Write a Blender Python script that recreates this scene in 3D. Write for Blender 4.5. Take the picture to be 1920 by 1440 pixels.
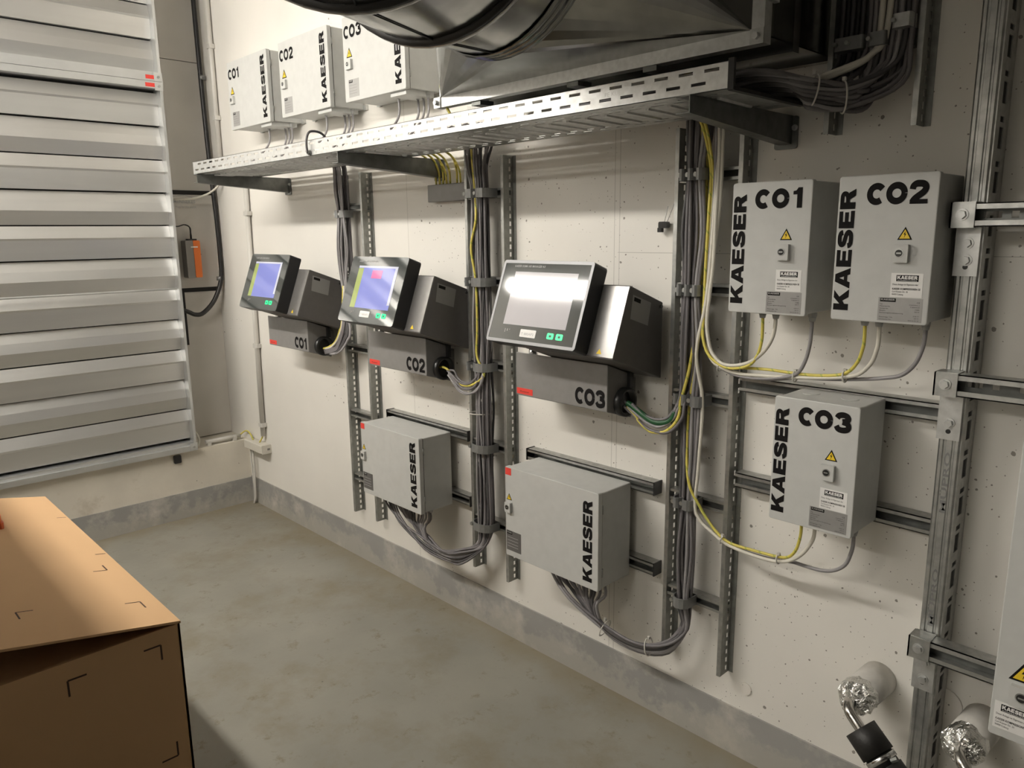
import bpy, math, random
from math import pi, sin, cos, radians
from mathutils import Vector, Matrix

random.seed(7)
for o in list(bpy.data.objects):
    bpy.data.objects.remove(o)
SC = bpy.context.scene
COL = SC.collection

# ------------------------------------------------------------------ camera
cam_d = bpy.data.cameras.new('camera')
cam = bpy.data.objects.new('camera', cam_d)
COL.objects.link(cam)
cam_d.sensor_width = 36.0
cam_d.lens = 1420.0 / 1920.0 * 36.0
cam_d.clip_start = 0.02
_r = Vector((0.69434, 0.71955, -0.01215))
_u = Vector((-0.13200, 0.14394, 0.98074))
_f = Vector((-0.70744, 0.67936, -0.19492))
CAM = Vector((4.4727, -1.9985, 1.65))
cam.matrix_world = Matrix(((_r.x, _u.x, -_f.x, CAM.x), (_r.y, _u.y, -_f.y, CAM.y), (_r.z, _u.z, -_f.z, CAM.z), (0, 0, 0, 1)))
SC.camera = cam

# ------------------------------------------------------------------ world and exposure
world = bpy.data.worlds.new('world')
SC.world = world
world.use_nodes = True
world.node_tree.nodes['Background'].inputs[0].default_value = (0.02, 0.02, 0.02, 1)
world.node_tree.nodes['Background'].inputs[1].default_value = 1.0
SC.view_settings.view_transform = 'Standard'
SC.view_settings.look = 'None'
SC.view_settings.gamma = 1.0
SC.view_settings.use_curve_mapping = False
SC.view_settings.exposure = 0.0

LAMP_STRENGTH = 90.0            # the ceiling luminaires' tubes (built with the lamps below)
LAMP_COLOR = (1.0, 0.95, 0.865)
LAMPS = [(0.90, -2.15, 2.77, 1.13, 1.0), (2.05, -2.15, 2.77, 1.13, 1.0), (2.95, -3.95, 2.77, 1.76, 0.55)]   # x, y, z of centre, length, relative strength; the last is an added fill lamp

# ------------------------------------------------------------------ materials
MATS = {}

def nd(nt, kind, **kw):
    n = nt.nodes.new(kind)
    for k, v in kw.items():
        setattr(n, k, v)
    return n

def math_node(nt, op, a, b=None):
    n = nd(nt, 'ShaderNodeMath', operation=op)
    for i, v in enumerate((a, b)):
        if v is None:
            continue
        if isinstance(v, (int, float)):
            n.inputs[i].default_value = v
        else:
            nt.links.new(v, n.inputs[i])
    return n.outputs[0]

def mix_col(nt, fac, a, b):
    n = nd(nt, 'ShaderNodeMix', data_type='RGBA')
    if isinstance(fac, (int, float)):
        n.inputs[0].default_value = fac
    else:
        nt.links.new(fac, n.inputs[0])
    for i, v in ((6, a), (7, b)):
        if isinstance(v, (tuple, list)):
            n.inputs[i].default_value = (*v[:3], 1)
        else:
            nt.links.new(v, n.inputs[i])
    return n.outputs[2]

def mat(name, color, rough=0.5, metal=0.0, vary=0.0, scale=8.0, bump=0.0, bscale=60.0, emit=0.0, color2=None, spec=0.5, coat=0.0, stretch=None):
    m = bpy.data.materials.new(name)
    m.use_nodes = True
    nt = m.node_tree
    b = nt.nodes['Principled BSDF']
    b.inputs['Roughness'].default_value = rough
    b.inputs['Metallic'].default_value = metal
    b.inputs['Specular IOR Level'].default_value = spec
    b.inputs['Coat Weight'].default_value = coat
    b.inputs['Base Color'].default_value = (*color, 1)
    geo = nd(nt, 'ShaderNodeNewGeometry')
    pos = geo.outputs['Position']
    if stretch:
        mp = nd(nt, 'ShaderNodeMapping')
        mp.inputs['Scale'].default_value = stretch
        nt.links.new(pos, mp.inputs[0])
        pos = mp.outputs[0]
    # every material has a small procedural variation
    nz = nd(nt, 'ShaderNodeTexNoise')
    nz.inputs['Scale'].default_value = scale
    nz.inputs['Detail'].default_value = 5
    nt.links.new(pos, nz.inputs['Vector'])
    v = max(vary, 0.02)
    c2 = color2 or tuple(c * (1 - v * 2) for c in color)
    c1 = tuple(min(1, c * (1 + v * 0.6)) for c in color)
    rmp = nd(nt, 'ShaderNodeMapRange')
    rmp.inputs[1].default_value = 0.35
    rmp.inputs[2].default_value = 0.68
    nt.links.new(nz.outputs[0], rmp.inputs[0])
    col = mix_col(nt, rmp.outputs[0], c1, c2)
    nt.links.new(col, b.inputs['Base Color'])
    if metal > 0.5:
        rr = nd(nt, 'ShaderNodeMapRange')
        rr.inputs[3].default_value = rough * 0.85
        rr.inputs[4].default_value = min(1, rough * 1.2)
        nt.links.new(nz.outputs[0], rr.inputs[0])
        nt.links.new(rr.outputs[0], b.inputs['Roughness'])
    if bump > 0:
        n2 = nd(nt, 'ShaderNodeTexNoise')
        n2.inputs['Scale'].default_value = bscale
        n2.inputs['Detail'].default_value = 4
        nt.links.new(pos, n2.inputs['Vector'])
        bp = nd(nt, 'ShaderNodeBump')
        bp.inputs['Strength'].default_value = bump
        bp.inputs['Distance'].default_value = 0.01
        nt.links.new(n2.outputs[0], bp.inputs['Height'])
        nt.links.new(bp.outputs[0], b.inputs['Normal'])
    if emit > 0:
        b.inputs['Emission Color'].default_value = (*color, 1)
        b.inputs['Emission Strength'].default_value = emit
    MATS[name] = m
    return m

def s2l(r, g, b):
    f = lambda c: (c / 255 / 12.92) if c / 255 <= 0.04045 else ((c / 255 + 0.055) / 1.055) ** 2.4
    return (f(r), f(g), f(b))

def wall_material(name, base, joints=True):
    m = mat(name, base, rough=0.75, vary=0.03, scale=1.6, bump=0.06, bscale=9.0, spec=0.25)
    nt = m.node_tree
    b = nt.nodes['Principled BSDF']
    col = b.inputs['Base Color'].links[0].from_socket
    geo = nd(nt, 'ShaderNodeNewGeometry')
    pos = geo.outputs['Position']
    # blow-holes in the painted concrete
    s0 = nd(nt, 'ShaderNodeSeparateXYZ')
    nt.links.new(pos, s0.inputs[0])
    cf = nd(nt, 'ShaderNodeCombineXYZ')
    nt.links.new(math_node(nt, 'ADD', s0.outputs[0], s0.outputs[1]), cf.inputs[0])
    nt.links.new(s0.outputs[2], cf.inputs[1])
    wob = nd(nt, 'ShaderNodeTexNoise')
    wob.inputs['Scale'].default_value = 90.0
    nt.links.new(pos, wob.inputs['Vector'])
    wv = nd(nt, 'ShaderNodeVectorMath', operation='SCALE')
    nt.links.new(wob.outputs['Color'], wv.inputs[0])
    wv.inputs[3].default_value = 0.006
    av = nd(nt, 'ShaderNodeVectorMath', operation='ADD')
    nt.links.new(cf.outputs[0], av.inputs[0])
    nt.links.new(wv.outputs[0], av.inputs[1])
    flat = av.outputs[0]
    pits = None
    for sc, rad, keep in ((14.0, 0.075, 0.74), (31.0, 0.085, 0.80), (57.0, 0.11, 0.80), (6.0, 0.032, 0.6)):
        vo = nd(nt, 'ShaderNodeTexVoronoi', voronoi_dimensions='2D')
        vo.inputs['Scale'].default_value = sc
        nt.links.new(flat, vo.inputs['Vector'])
        sep = nd(nt, 'ShaderNodeSeparateColor')
        nt.links.new(vo.outputs['Color'], sep.inputs[0])
        k = math_node(nt, 'GREATER_THAN', sep.outputs[0], keep)
        r = math_node(nt, 'MULTIPLY', sep.outputs[1], rad)
        r = math_node(nt, 'MULTIPLY', r, k)
        p = math_node(nt, 'LESS_THAN', vo.outputs['Distance'], r)
        pits = p if pits is None else math_node(nt, 'MAXIMUM', pits, p)
    # more pits towards the right part of the wall (rougher cast)
    sx = nd(nt, 'ShaderNodeSeparateXYZ')
    nt.links.new(pos, sx.inputs[0])
    big = nd(nt, 'ShaderNodeTexNoise')
    big.inputs['Scale'].default_value = 1.3
    nt.links.new(pos, big.inputs['Vector'])
    dens = nd(nt, 'ShaderNodeMapRange')
    dens.inputs[1].default_value = 0.8
    dens.inputs[2].default_value = 3.2
    dens.inputs[3].default_value = 0.36
    dens.inputs[4].default_value = 0.62
    nt.links.new(sx.outputs[0], dens.inputs[0])
    gate = math_node(nt, 'LESS_THAN', big.outputs[0], dens.outputs[0])
    pits = math_node(nt, 'MULTIPLY', pits, gate)
    pits = math_node(nt, 'MULTIPLY', pits, 0.75)
    col = mix_col(nt, pits, col, (0.12, 0.10, 0.08))
    if joints:
        jl = None
        for x0 in (2.885, 2.906, 1.755):
            d = math_node(nt, 'ABSOLUTE', math_node(nt, 'SUBTRACT', sx.outputs[0], x0))
            j = math_node(nt, 'LESS_THAN', d, 0.0013)
            jl = j if jl is None else math_node(nt, 'MAXIMUM', jl, j)
        d = math_node(nt, 'ABSOLUTE', math_node(nt, 'SUBTRACT', sx.outputs[2], 1.585))
        j = math_node(nt, 'LESS_THAN', d, 0.0011)
        j = math_node(nt, 'MULTIPLY', j, math_node(nt, 'GREATER_THAN', sx.outputs[0], 2.9))
        jl = math_node(nt, 'MAXIMUM', jl, j)
        col = mix_col(nt, math_node(nt, 'MULTIPLY', jl, 0.38), col, (0.16, 0.14, 0.12))
    nt.links.new(col, b.inputs['Base Color'])
    return m

def patchy(name, base, dirt, rough=0.6, sc=2.2, lo=0.45, hi=0.7, spec=0.4, fine=None):
    m = mat(name, base, rough=rough, vary=0.06, scale=3.0, bump=0.08, bscale=40, spec=spec)
    nt = m.node_tree
    b = nt.nodes['Principled BSDF']
    col = b.inputs['Base Color'].links[0].from_socket
    geo = nd(nt, 'ShaderNodeNewGeometry')
    nz = nd(nt, 'ShaderNodeTexNoise')
    nz.inputs['Scale'].default_value = sc
    nz.inputs['Detail'].default_value = 9
    nz.inputs['Roughness'].default_value = 0.68
    nt.links.new(geo.outputs['Position'], nz.inputs['Vector'])
    mr = nd(nt, 'ShaderNodeMapRange')
    mr.inputs[1].default_value = lo
    mr.inputs[2].default_value = hi
    nt.links.new(nz.outputs[0], mr.inputs[0])
    col = mix_col(nt, mr.outputs[0], col, dirt)
    vo = nd(nt, 'ShaderNodeTexVoronoi')
    vo.inputs['Scale'].default_value = fine or 26
    nt.links.new(geo.outputs['Position'], vo.inputs['Vector'])
    sp = nd(nt, 'ShaderNodeSeparateColor')
    nt.links.new(vo.outputs['Color'], sp.inputs[0])
    r = math_node(nt, 'MULTIPLY', math_node(nt, 'GREATER_THAN', sp.outputs[0], 0.8), 0.09)
    p = math_node(nt, 'LESS_THAN', vo.outputs['Distance'], math_node(nt, 'MULTIPLY', r, sp.outputs[1]))
    col = mix_col(nt, math_node(nt, 'MULTIPLY', p, 0.6), col, tuple(c * 0.25 for c in dirt))
    nt.links.new(col, b.inputs['Base Color'])
    return m

wall_material('wall_white', (0.78, 0.755, 0.705))
wall_material('wall_plain', (0.78, 0.745, 0.69), joints=False)
patchy('parapet_paint', (0.70, 0.655, 0.57), (0.40, 0.34, 0.25), rough=0.8, sc=3.5, lo=0.58, hi=0.8)
patchy('floor_paint', (0.285, 0.274, 0.236), (0.20, 0.17, 0.115), rough=0.38, sc=1.9, lo=0.50, hi=0.74, fine=18)
patchy('plinth_paint', (0.33, 0.325, 0.31), (0.56, 0.53, 0.48), rough=0.5, sc=5.5, lo=0.50, hi=0.72, fine=22)
def floor_dirt():
    m = MATS['floor_paint']
    nt = m.node_tree
    b = nt.nodes['Principled BSDF']
    col = b.inputs['Base Color'].links[0].from_socket
    geo = nd(nt, 'ShaderNodeNewGeometry')
    sx = nd(nt, 'ShaderNodeSeparateXYZ')
    nt.links.new(geo.outputs['Position'], sx.inputs[0])
    nz = nd(nt, 'ShaderNodeTexNoise')
    nz.inputs['Scale'].default_value = 7.0
    nz.inputs['Detail'].default_value = 8
    nt.links.new(geo.outputs['Position'], nz.inputs['Vector'])
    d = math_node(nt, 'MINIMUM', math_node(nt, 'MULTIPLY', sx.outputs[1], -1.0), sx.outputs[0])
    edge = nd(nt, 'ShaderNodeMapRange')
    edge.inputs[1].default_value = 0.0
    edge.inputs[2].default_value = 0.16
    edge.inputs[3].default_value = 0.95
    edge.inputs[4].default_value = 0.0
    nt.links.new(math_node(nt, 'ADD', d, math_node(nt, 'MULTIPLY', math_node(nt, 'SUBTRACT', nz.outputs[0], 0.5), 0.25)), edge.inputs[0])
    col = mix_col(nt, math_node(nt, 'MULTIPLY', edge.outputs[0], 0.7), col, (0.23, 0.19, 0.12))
    # scattered scuffs and pale flakes
    n3 = nd(nt, 'ShaderNodeTexNoise')
    n3.inputs['Scale'].default_value = 11.0
    n3.inputs['Detail'].default_value = 10
    n3.inputs['Roughness'].default_value = 0.75
    nt.links.new(geo.outputs['Position'], n3.inputs['Vector'])
    mr = nd(nt, 'ShaderNodeMapRange')
    mr.inputs[1].default_value = 0.57
    mr.inputs[2].default_value = 0.66
    nt.links.new(n3.outputs[0], mr.inputs[0])
    col = mix_col(nt, math_node(nt, 'MULTIPLY', mr.outputs[0], 0.65), col, (0.16, 0.135, 0.085))
    nt.links.new(col, b.inputs['Base Color'])
floor_dirt()
def plinth_wear():
    m = MATS['plinth_paint']
    nt = m.node_tree
    b = nt.nodes['Principled BSDF']
    col = b.inputs['Base Color'].links[0].from_socket
    geo = nd(nt, 'ShaderNodeNewGeometry')
    sx = nd(nt, 'ShaderNodeSeparateXYZ')
    nt.links.new(geo.outputs['Position'], sx.inputs[0])
    nz = nd(nt, 'ShaderNodeTexNoise')
    nz.inputs['Scale'].default_value = 6.0
    nz.inputs['Detail'].default_value = 10
    nz.inputs['Roughness'].default_value = 0.7
    nt.links.new(geo.outputs['Position'], nz.inputs['Vector'])
    e = nd(nt, 'ShaderNodeMapRange')
    e.inputs[1].default_value = 0.09
    e.inputs[2].default_value = 0.055
    h = math_node(nt, 'ADD', sx.outputs[2], math_node(nt, 'MULTIPLY', math_node(nt, 'SUBTRACT', nz.outputs[0], 0.5), 0.42))
    nt.links.new(h, e.inputs[0])
    col = mix_col(nt, math_node(nt, 'MULTIPLY', e.outputs[0], 0.5), col, (0.46, 0.44, 0.385))
    nt.links.new(col, b.inputs['Base Color'])
plinth_wear()
mat('ceiling_paint', (0.48, 0.465, 0.44), rough=0.9)
mat('far_wall', (0.58, 0.56, 0.53), rough=0.9)
mat('dark_wall', (0.04, 0.038, 0.035), rough=0.9)
mat('panel_beige', (0.66, 0.63, 0.58), rough=0.55, vary=0.04, scale=3)
mat('seal_shade_black', (0.012, 0.011, 0.010), rough=0.7)
mat('alu_blade', (0.66, 0.655, 0.64), rough=0.36, metal=0.85, vary=0.03, scale=2.5, stretch=(1, 0.25, 6))
mat('alu_frame', (0.68, 0.69, 0.69), rough=0.40, metal=0.85, vary=0.04, scale=7)
mat('cabinet_grey', (0.545, 0.548, 0.530), rough=0.42, vary=0.012, scale=30, bump=0.015, bscale=700)
mat('cabinet_seam', (0.045, 0.043, 0.04), rough=0.8)
mat('letter_black', (0.010, 0.009, 0.009), rough=0.7, spec=0.12)
mat('sticker_white', (0.80, 0.79, 0.77), rough=0.5)
mat('plate_silver', (0.36, 0.355, 0.345), rough=0.38, metal=0.35, vary=0.02, scale=60)
mat('sign_yellow', (0.86, 0.60, 0.03), rough=0.45)
mat('sign_red', (0.78, 0.06, 0.045), rough=0.5)
mat('lock_black', (0.02, 0.02, 0.02), rough=0.3)
mat('chrome', (0.72, 0.72, 0.72), rough=0.18, metal=1.0)
mat('zinc', (0.46, 0.465, 0.45), rough=0.42, metal=0.9, vary=0.10, scale=45)
mat('zinc_bright', (0.58, 0.585, 0.575), rough=0.42, metal=0.8, vary=0.06, scale=60)
mat('rail_zinc', (0.30, 0.305, 0.285), rough=0.5, metal=0.5, vary=0.10, scale=40)
mat('zinc_dark', (0.19, 0.195, 0.185), rough=0.45, metal=0.6, vary=0.12, scale=25)
mat('duct_zinc', (0.33, 0.33, 0.315), rough=0.20, metal=1.0, vary=0.10, scale=16, bump=0.05, bscale=5)
mat('gasket', (0.015, 0.014, 0.013), rough=0.55)
mat('clamp_grey', (0.25, 0.253, 0.25), rough=0.4, metal=0.4, vary=0.05, scale=60)
mat('cable_grey', (0.165, 0.154, 0.160), rough=0.45)
mat('cable_dark', (0.075, 0.071, 0.074), rough=0.45)
mat('cable_light', (0.29, 0.278, 0.283), rough=0.45)
mat('cable_white', (0.68, 0.65, 0.57), rough=0.4)
mat('cable_black', (0.022, 0.021, 0.021), rough=0.4)
mat('cable_green', (0.014, 0.085, 0.03), rough=0.45)
mat('tie_white', (0.62, 0.60, 0.55), rough=0.4)
mat('console_grey', (0.23, 0.222, 0.215), rough=0.45, vary=0.03, scale=40)
mat('console_plate', (0.33, 0.32, 0.31), rough=0.30, metal=0.65, vary=0.03, scale=40)
mat('plate_dark', (0.15, 0.145, 0.14), rough=0.4, metal=0.3)
mat('console_label', (0.27, 0.265, 0.255), rough=0.5)
mat('console_side', (0.115, 0.108, 0.103), rough=0.5, vary=0.03, scale=40)
mat('console_black', (0.014, 0.014, 0.015), rough=0.42)
mat('bezel_glass', (0.055, 0.062, 0.060), rough=0.06, spec=0.6, coat=0.4)
mat('bezel_film', (0.26, 0.26, 0.27), rough=0.38, metal=0.2)
mat('screen_blue', (0.16, 0.18, 0.44), rough=0.08, emit=0.50)
mat('screen_green', (0.26, 0.31, 0.10), rough=0.08, emit=0.42)
mat('screen_pink', (0.52, 0.11, 0.26), rough=0.08, emit=0.55)
mat('screen_frame', (0.42, 0.43, 0.50), rough=0.08, emit=0.5)
mat('screen_grey', (0.36, 0.345, 0.355), rough=0.08, emit=0.38)
mat('led_green', (0.01, 0.75, 0.22), rough=0.3, emit=1.1)
mat('print_grey', (0.42, 0.42, 0.42), rough=0.5)
mat('cardboard', (0.60, 0.38, 0.20), rough=0.8, vary=0.02, scale=3)
mat('cardboard_core', (0.30, 0.18, 0.09), rough=0.9)
mat('ink_brown', (0.06, 0.03, 0.015), rough=0.7)
mat('orange_plastic', (0.75, 0.17, 0.02), rough=0.4)
mat('orange_dark', (0.55, 0.09, 0.015), rough=0.4)
mat('actuator_grey', (0.25, 0.235, 0.22), rough=0.5)
mat('conduit_white', (0.62, 0.60, 0.56), rough=0.45)
mat('box_cream', (0.66, 0.63, 0.56), rough=0.45)
mat('insulation', (0.60, 0.58, 0.54), rough=0.8, vary=0.06, scale=20, bump=0.25, bscale=30)
mat('foil', (0.82, 0.82, 0.80), rough=0.16, metal=1.0, bump=1.0, bscale=70)
mat('steel', (0.62, 0.60, 0.57), rough=0.2, metal=1.0)
mat('rubber', (0.017, 0.016, 0.015), rough=0.5, bump=0.1, bscale=200)
mat('gland_grey', (0.42, 0.42, 0.41), rough=0.5)
mat('lamp_body', (0.75, 0.75, 0.74), rough=0.5)

def lamp_tube_material(name, strength):
    m = bpy.data.materials.new(name)
    m.use_nodes = True
    nt = m.node_tree
    for n in list(nt.nodes):
        nt.nodes.remove(n)
    e = nd(nt, 'ShaderNodeEmission')
    e.inputs[0].default_value = (*LAMP_COLOR, 1)
    e.inputs[1].default_value = strength
    out = nd(nt, 'ShaderNodeOutputMaterial')
    nt.links.new(e.outputs[0], out.inputs[0])
    MATS[name] = m

def earth_cable():
    m = mat('cable_earth', (0.62, 0.52, 0.05), rough=0.45)
    nt = m.node_tree
    b = nt.nodes['Principled BSDF']
    geo = nd(nt, 'ShaderNodeNewGeometry')
    wv = nd(nt, 'ShaderNodeTexWave')
    wv.inputs['Scale'].default_value = 9.0
    mp = nd(nt, 'ShaderNodeMapping')
    mp.inputs['Rotation'].default_value = (0.4, 0.7, 0.2)
    nt.links.new(geo.outputs['Position'], mp.inputs[0])
    nt.links.new(mp.outputs[0], wv.inputs['Vector'])
    g = math_node(nt, 'GREATER_THAN', wv.outputs['Fac'], 0.96)
    col = mix_col(nt, g, (0.66, 0.56, 0.11), (0.42, 0.44, 0.08))
    nt.links.new(col, b.inputs['Base Color'])
earth_cable()

# ------------------------------------------------------------------ mesh helpers
class MB:
    """collects shapes; build() links them as ONE mesh object"""
    def __init__(self, xf=None):
        self.v = []; self.f = []; self.xf = xf; self.smooth = set()

    def add(self, vs, fs, smooth=False):
        n = len(self.v)
        if self.xf:
            vs = [self.xf(*p) for p in vs]
        self.v += [tuple(p) for p in vs]
        for f in fs:
            if smooth:
                self.smooth.add(len(self.f))
            self.f.append(tuple(i + n for i in f))
        return self

    def box(self, x0, x1, y0, y1, z0, z1):
        vs = [(x, y, z) for x in (x0, x1) for y in (y0, y1) for z in (z0, z1)]
        return self.add(vs, [(0, 1, 3, 2), (4, 6, 7, 5), (0, 4, 5, 1), (2, 3, 7, 6), (0, 2, 6, 4), (1, 5, 7, 3)])

    def rbox(self, x0, x1, y0, y1, z0, z1, r, axis='y', seg=3):
        """box with rounded corners in the plane across `axis`"""
        if axis == 'y':
            a0, a1, b0, b1 = x0, x1, z0, z1
        elif axis == 'x':
            a0, a1, b0, b1 = y0, y1, z0, z1
        else:
            a0, a1, b0, b1 = x0, x1, y0, y1
        pts = []
        for ca, cb, s in ((a1 - r, b1 - r, 0), (a0 + r, b1 - r, 1), (a0 + r, b0 + r, 2), (a1 - r, b0 + r, 3)):
            for k in range(seg + 1):
                t = (s + k / seg) * pi / 2
                pts.append((ca + r * cos(t), cb + r * sin(t)))
        if axis == 'y':
            lo = [(a, y0, b) for a, b in pts]; hi = [(a, y1, b) for a, b in pts]
        elif axis == 'x':
            lo = [(x0, a, b) for a, b in pts]; hi = [(x1, a, b) for a, b in pts]
        else:
            lo = [(a, b, z0) for a, b in pts]; hi = [(a, b, z1) for a, b in pts]
        n = len(pts)
        fs = [tuple(range(n)), tuple(range(2 * n - 1, n - 1, -1))]
        fs += [(i, i + n, (i + 1) % n + n, (i + 1) % n) for i in range(n)]
        return self.add(lo + hi, fs)

    def prism(self, poly, x0, x1, axis='x'):
        """poly of (a,b) extruded along axis: x -> (y,z), y -> (x,z), z -> (x,y)"""
        def p(a, b, t):
            return (t, a, b) if axis == 'x' else ((a, t, b) if axis == 'y' else (a, b, t))
        n = len(poly)
        vs = [p(a, b, x0) for a, b in poly] + [p(a, b, x1) for a, b in poly]
        fs = [tuple(range(n)), tuple(range(2 * n - 1, n - 1, -1))]
        fs += [(i, i + n, (i + 1) % n + n, (i + 1) % n) for i in range(n)]
        return self.add(vs, fs)

    def cyl(self, a, b, r0, r1=None, n=12, cap=True, smooth=True):
        a = Vector(a); b = Vector(b)
        r1 = r0 if r1 is None else r1
        d = (b - a).normalized()
        e = d.orthogonal().normalized(); g = d.cross(e)
        vs = []
        for c, r in ((a, r0), (b, r1)):
            for k in range(n):
                t = 2 * pi * k / n
                vs.append(tuple(c + e * (r * cos(t)) + g * (r * sin(t))))
        self.add(vs, [(k, (k + 1) % n, (k + 1) % n + n, k + n) for k in range(n)], smooth)
        if cap:
            self.add(vs, [tuple(range(n - 1, -1, -1)), tuple(range(n, 2 * n))])
        return self

    def tube(self, pts, r, n=8, sub=5, cap=True):
        pts = smooth_path(pts, sub)
        P = [Vector(p) for p in pts]
        m = len(P)
        T = [(P[min(i + 1, m - 1)] - P[max(i - 1, 0)]).normalized() for i in range(m)]
        e = T[0].orthogonal().normalized()
        vs = []
        for i in range(m):
            e = (e - T[i] * e.dot(T[i]))
            e = e.normalized() if e.length > 1e-6 else T[i].orthogonal().normalized()
            g = T[i].cross(e)
            rr = r[i * (len(r) - 1) // max(1, m - 1)] if isinstance(r, (list, tuple)) else r
            for k in range(n):
                t = 2 * pi * k / n
                vs.append(tuple(P[i] + e * (rr * cos(t)) + g * (rr * sin(t))))
        fs = [(i * n + k, i * n + (k + 1) % n, (i + 1) * n + (k + 1) % n, (i + 1) * n + k) for i in range(m - 1) for k in range(n)]
        self.add(vs, fs, True)
        if cap:
            self.add([vs[k] for k in range(n)] + [vs[(m - 1) * n + k] for k in range(n)], [tuple(range(n - 1, -1, -1)), tuple(range(n, 2 * n))])
        return self

    def loft(self, rings, close=True, smooth=True):
        n = len(rings[0])
        vs = [p for r in rings for p in r]
        fs = []
        for i in range(len(rings) - 1):
            for k in range(n if close else n - 1):
                fs.append((i * n + k, i * n + (k + 1) % n, (i + 1) * n + (k + 1) % n, (i + 1) * n + k))
        return self.add(vs, fs, smooth)

    def plate_slots(self, P, u0, u1, v0, v1, rows, th):
        """perforated sheet. P(u,v,w); rows = [(va, vb, [(ua,ub),...])] sorted in v; th = thickness along w"""
        def q(ua, ub, va, vb):
            if ub - ua < 1e-6 or vb - va < 1e-6:
                return
            vs = [P(u, v, w) for u in (ua, ub) for v in (va, vb) for w in (0, th)]
            self.add(vs, [(0, 1, 3, 2), (4, 6, 7, 5), (0, 4, 5, 1), (2, 3, 7, 6), (0, 2, 6, 4), (1, 5, 7, 3)])
        v = v0
        for va, vb, sl in rows:
            q(u0, u1, v, va)
            u = u0
            for ua, ub in sl:
                q(u, ua, va, vb)
                u = ub
            q(u, u1, va, vb)
            v = vb
        q(u0, u1, v, v1)
        return self

    def build(self, name, material, parent=None, kind=None, label=None, bevel=0.0):
        off = Vector(parent.matrix_world.translation) if parent is not None else Vector((0, 0, 0))
        if parent is not None:
            off = ORIGIN.get(parent.name, Vector((0, 0, 0)))
        vs = [(p[0] - off.x, p[1] - off.y, p[2] - off.z) for p in self.v]
        me = bpy.data.meshes.new(name)
        me.from_pydata(vs, [], self.f)
        for i in self.smooth:
            me.polygons[i].use_smooth = True
        me.materials.append(MATS[material])
        me.update()
        o = bpy.data.objects.new(name, me)
        COL.objects.link(o)
        ORIGIN[o.name] = off.copy()
        if parent is not None:
            o.parent = parent
        if kind:
            o['kind'] = kind
        if label:
            o['label'] = label
        if bevel > 0:
            bv = o.modifiers.new('bevel', 'BEVEL')
            bv.width = bevel; bv.segments = 2; bv.limit_method = 'ANGLE'; bv.angle_limit = radians(40)
        fix_normals(me)
        return o

import bmesh
def fix_normals(me):
    bm = bmesh.new()
    bm.from_mesh(me)
    bmesh.ops.remove_doubles(bm, verts=bm.verts, dist=1e-6)
    bmesh.ops.recalc_face_normals(bm, faces=bm.faces)
    bm.to_mesh(me)
    bm.free()

ORIGIN = {}

def smooth_path(pts, sub):
    if len(pts) < 3 or sub < 2:
        return [tuple(p) for p in pts]
    P = [Vector(p) for p in pts]
    P = [P[0] * 2 - P[1]] + P + [P[-1] * 2 - P[-2]]
    out = []
    for i in range(1, len(P) - 2):
        a, b, c, d = P[i - 1], P[i], P[i + 1], P[i + 2]
        for k in range(sub):
            t = k / sub
            out.append(tuple(0.5 * ((2 * b) + (c - a) * t + (2 * a - 5 * b + 4 * c - d) * t * t + (3 * b - a - 3 * c + d) * t ** 3)))
    out.append(tuple(P[-2]))
    return out

def thing(name, label, cat, loc=(0, 0, 0), group=None):
    o = bpy.data.objects.new(name, None)
    o.empty_display_size = 0.05
    COL.objects.link(o)
    o.location = loc
    ORIGIN[o.name] = Vector(loc)
    o['label'] = label; o['category'] = cat
    if group:
        o['group'] = group
    return o

def tag(o, label, cat, group=None):
    o['label'] = label; o['category'] = cat
    if group:
        o['group'] = group
    return o

# ------------------------------------------------------------------ lettering
def stroke(pts, w, sub=6):
    P = [Vector((a, b, 0)) for a, b in smooth_path([(a, b, 0) for a, b in pts], sub) ] if False else [Vector(p) for p in smooth_path([(a, b, 0) for a, b in pts], sub)]
    L, R = [], []
    for i in range(len(P)):
        t = (P[min(i + 1, len(P) - 1)] - P[max(i - 1, 0)])
        t.normalize()
        n = Vector((-t.y, t.x, 0)) * (w / 2)
        L.append(P[i] + n); R.append(P[i] - n)
    return [[(L[i].x, L[i].y), (L[i + 1].x, L[i + 1].y), (R[i + 1].x, R[i + 1].y), (R[i].x, R[i].y)] for i in range(len(P) - 1)]

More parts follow.
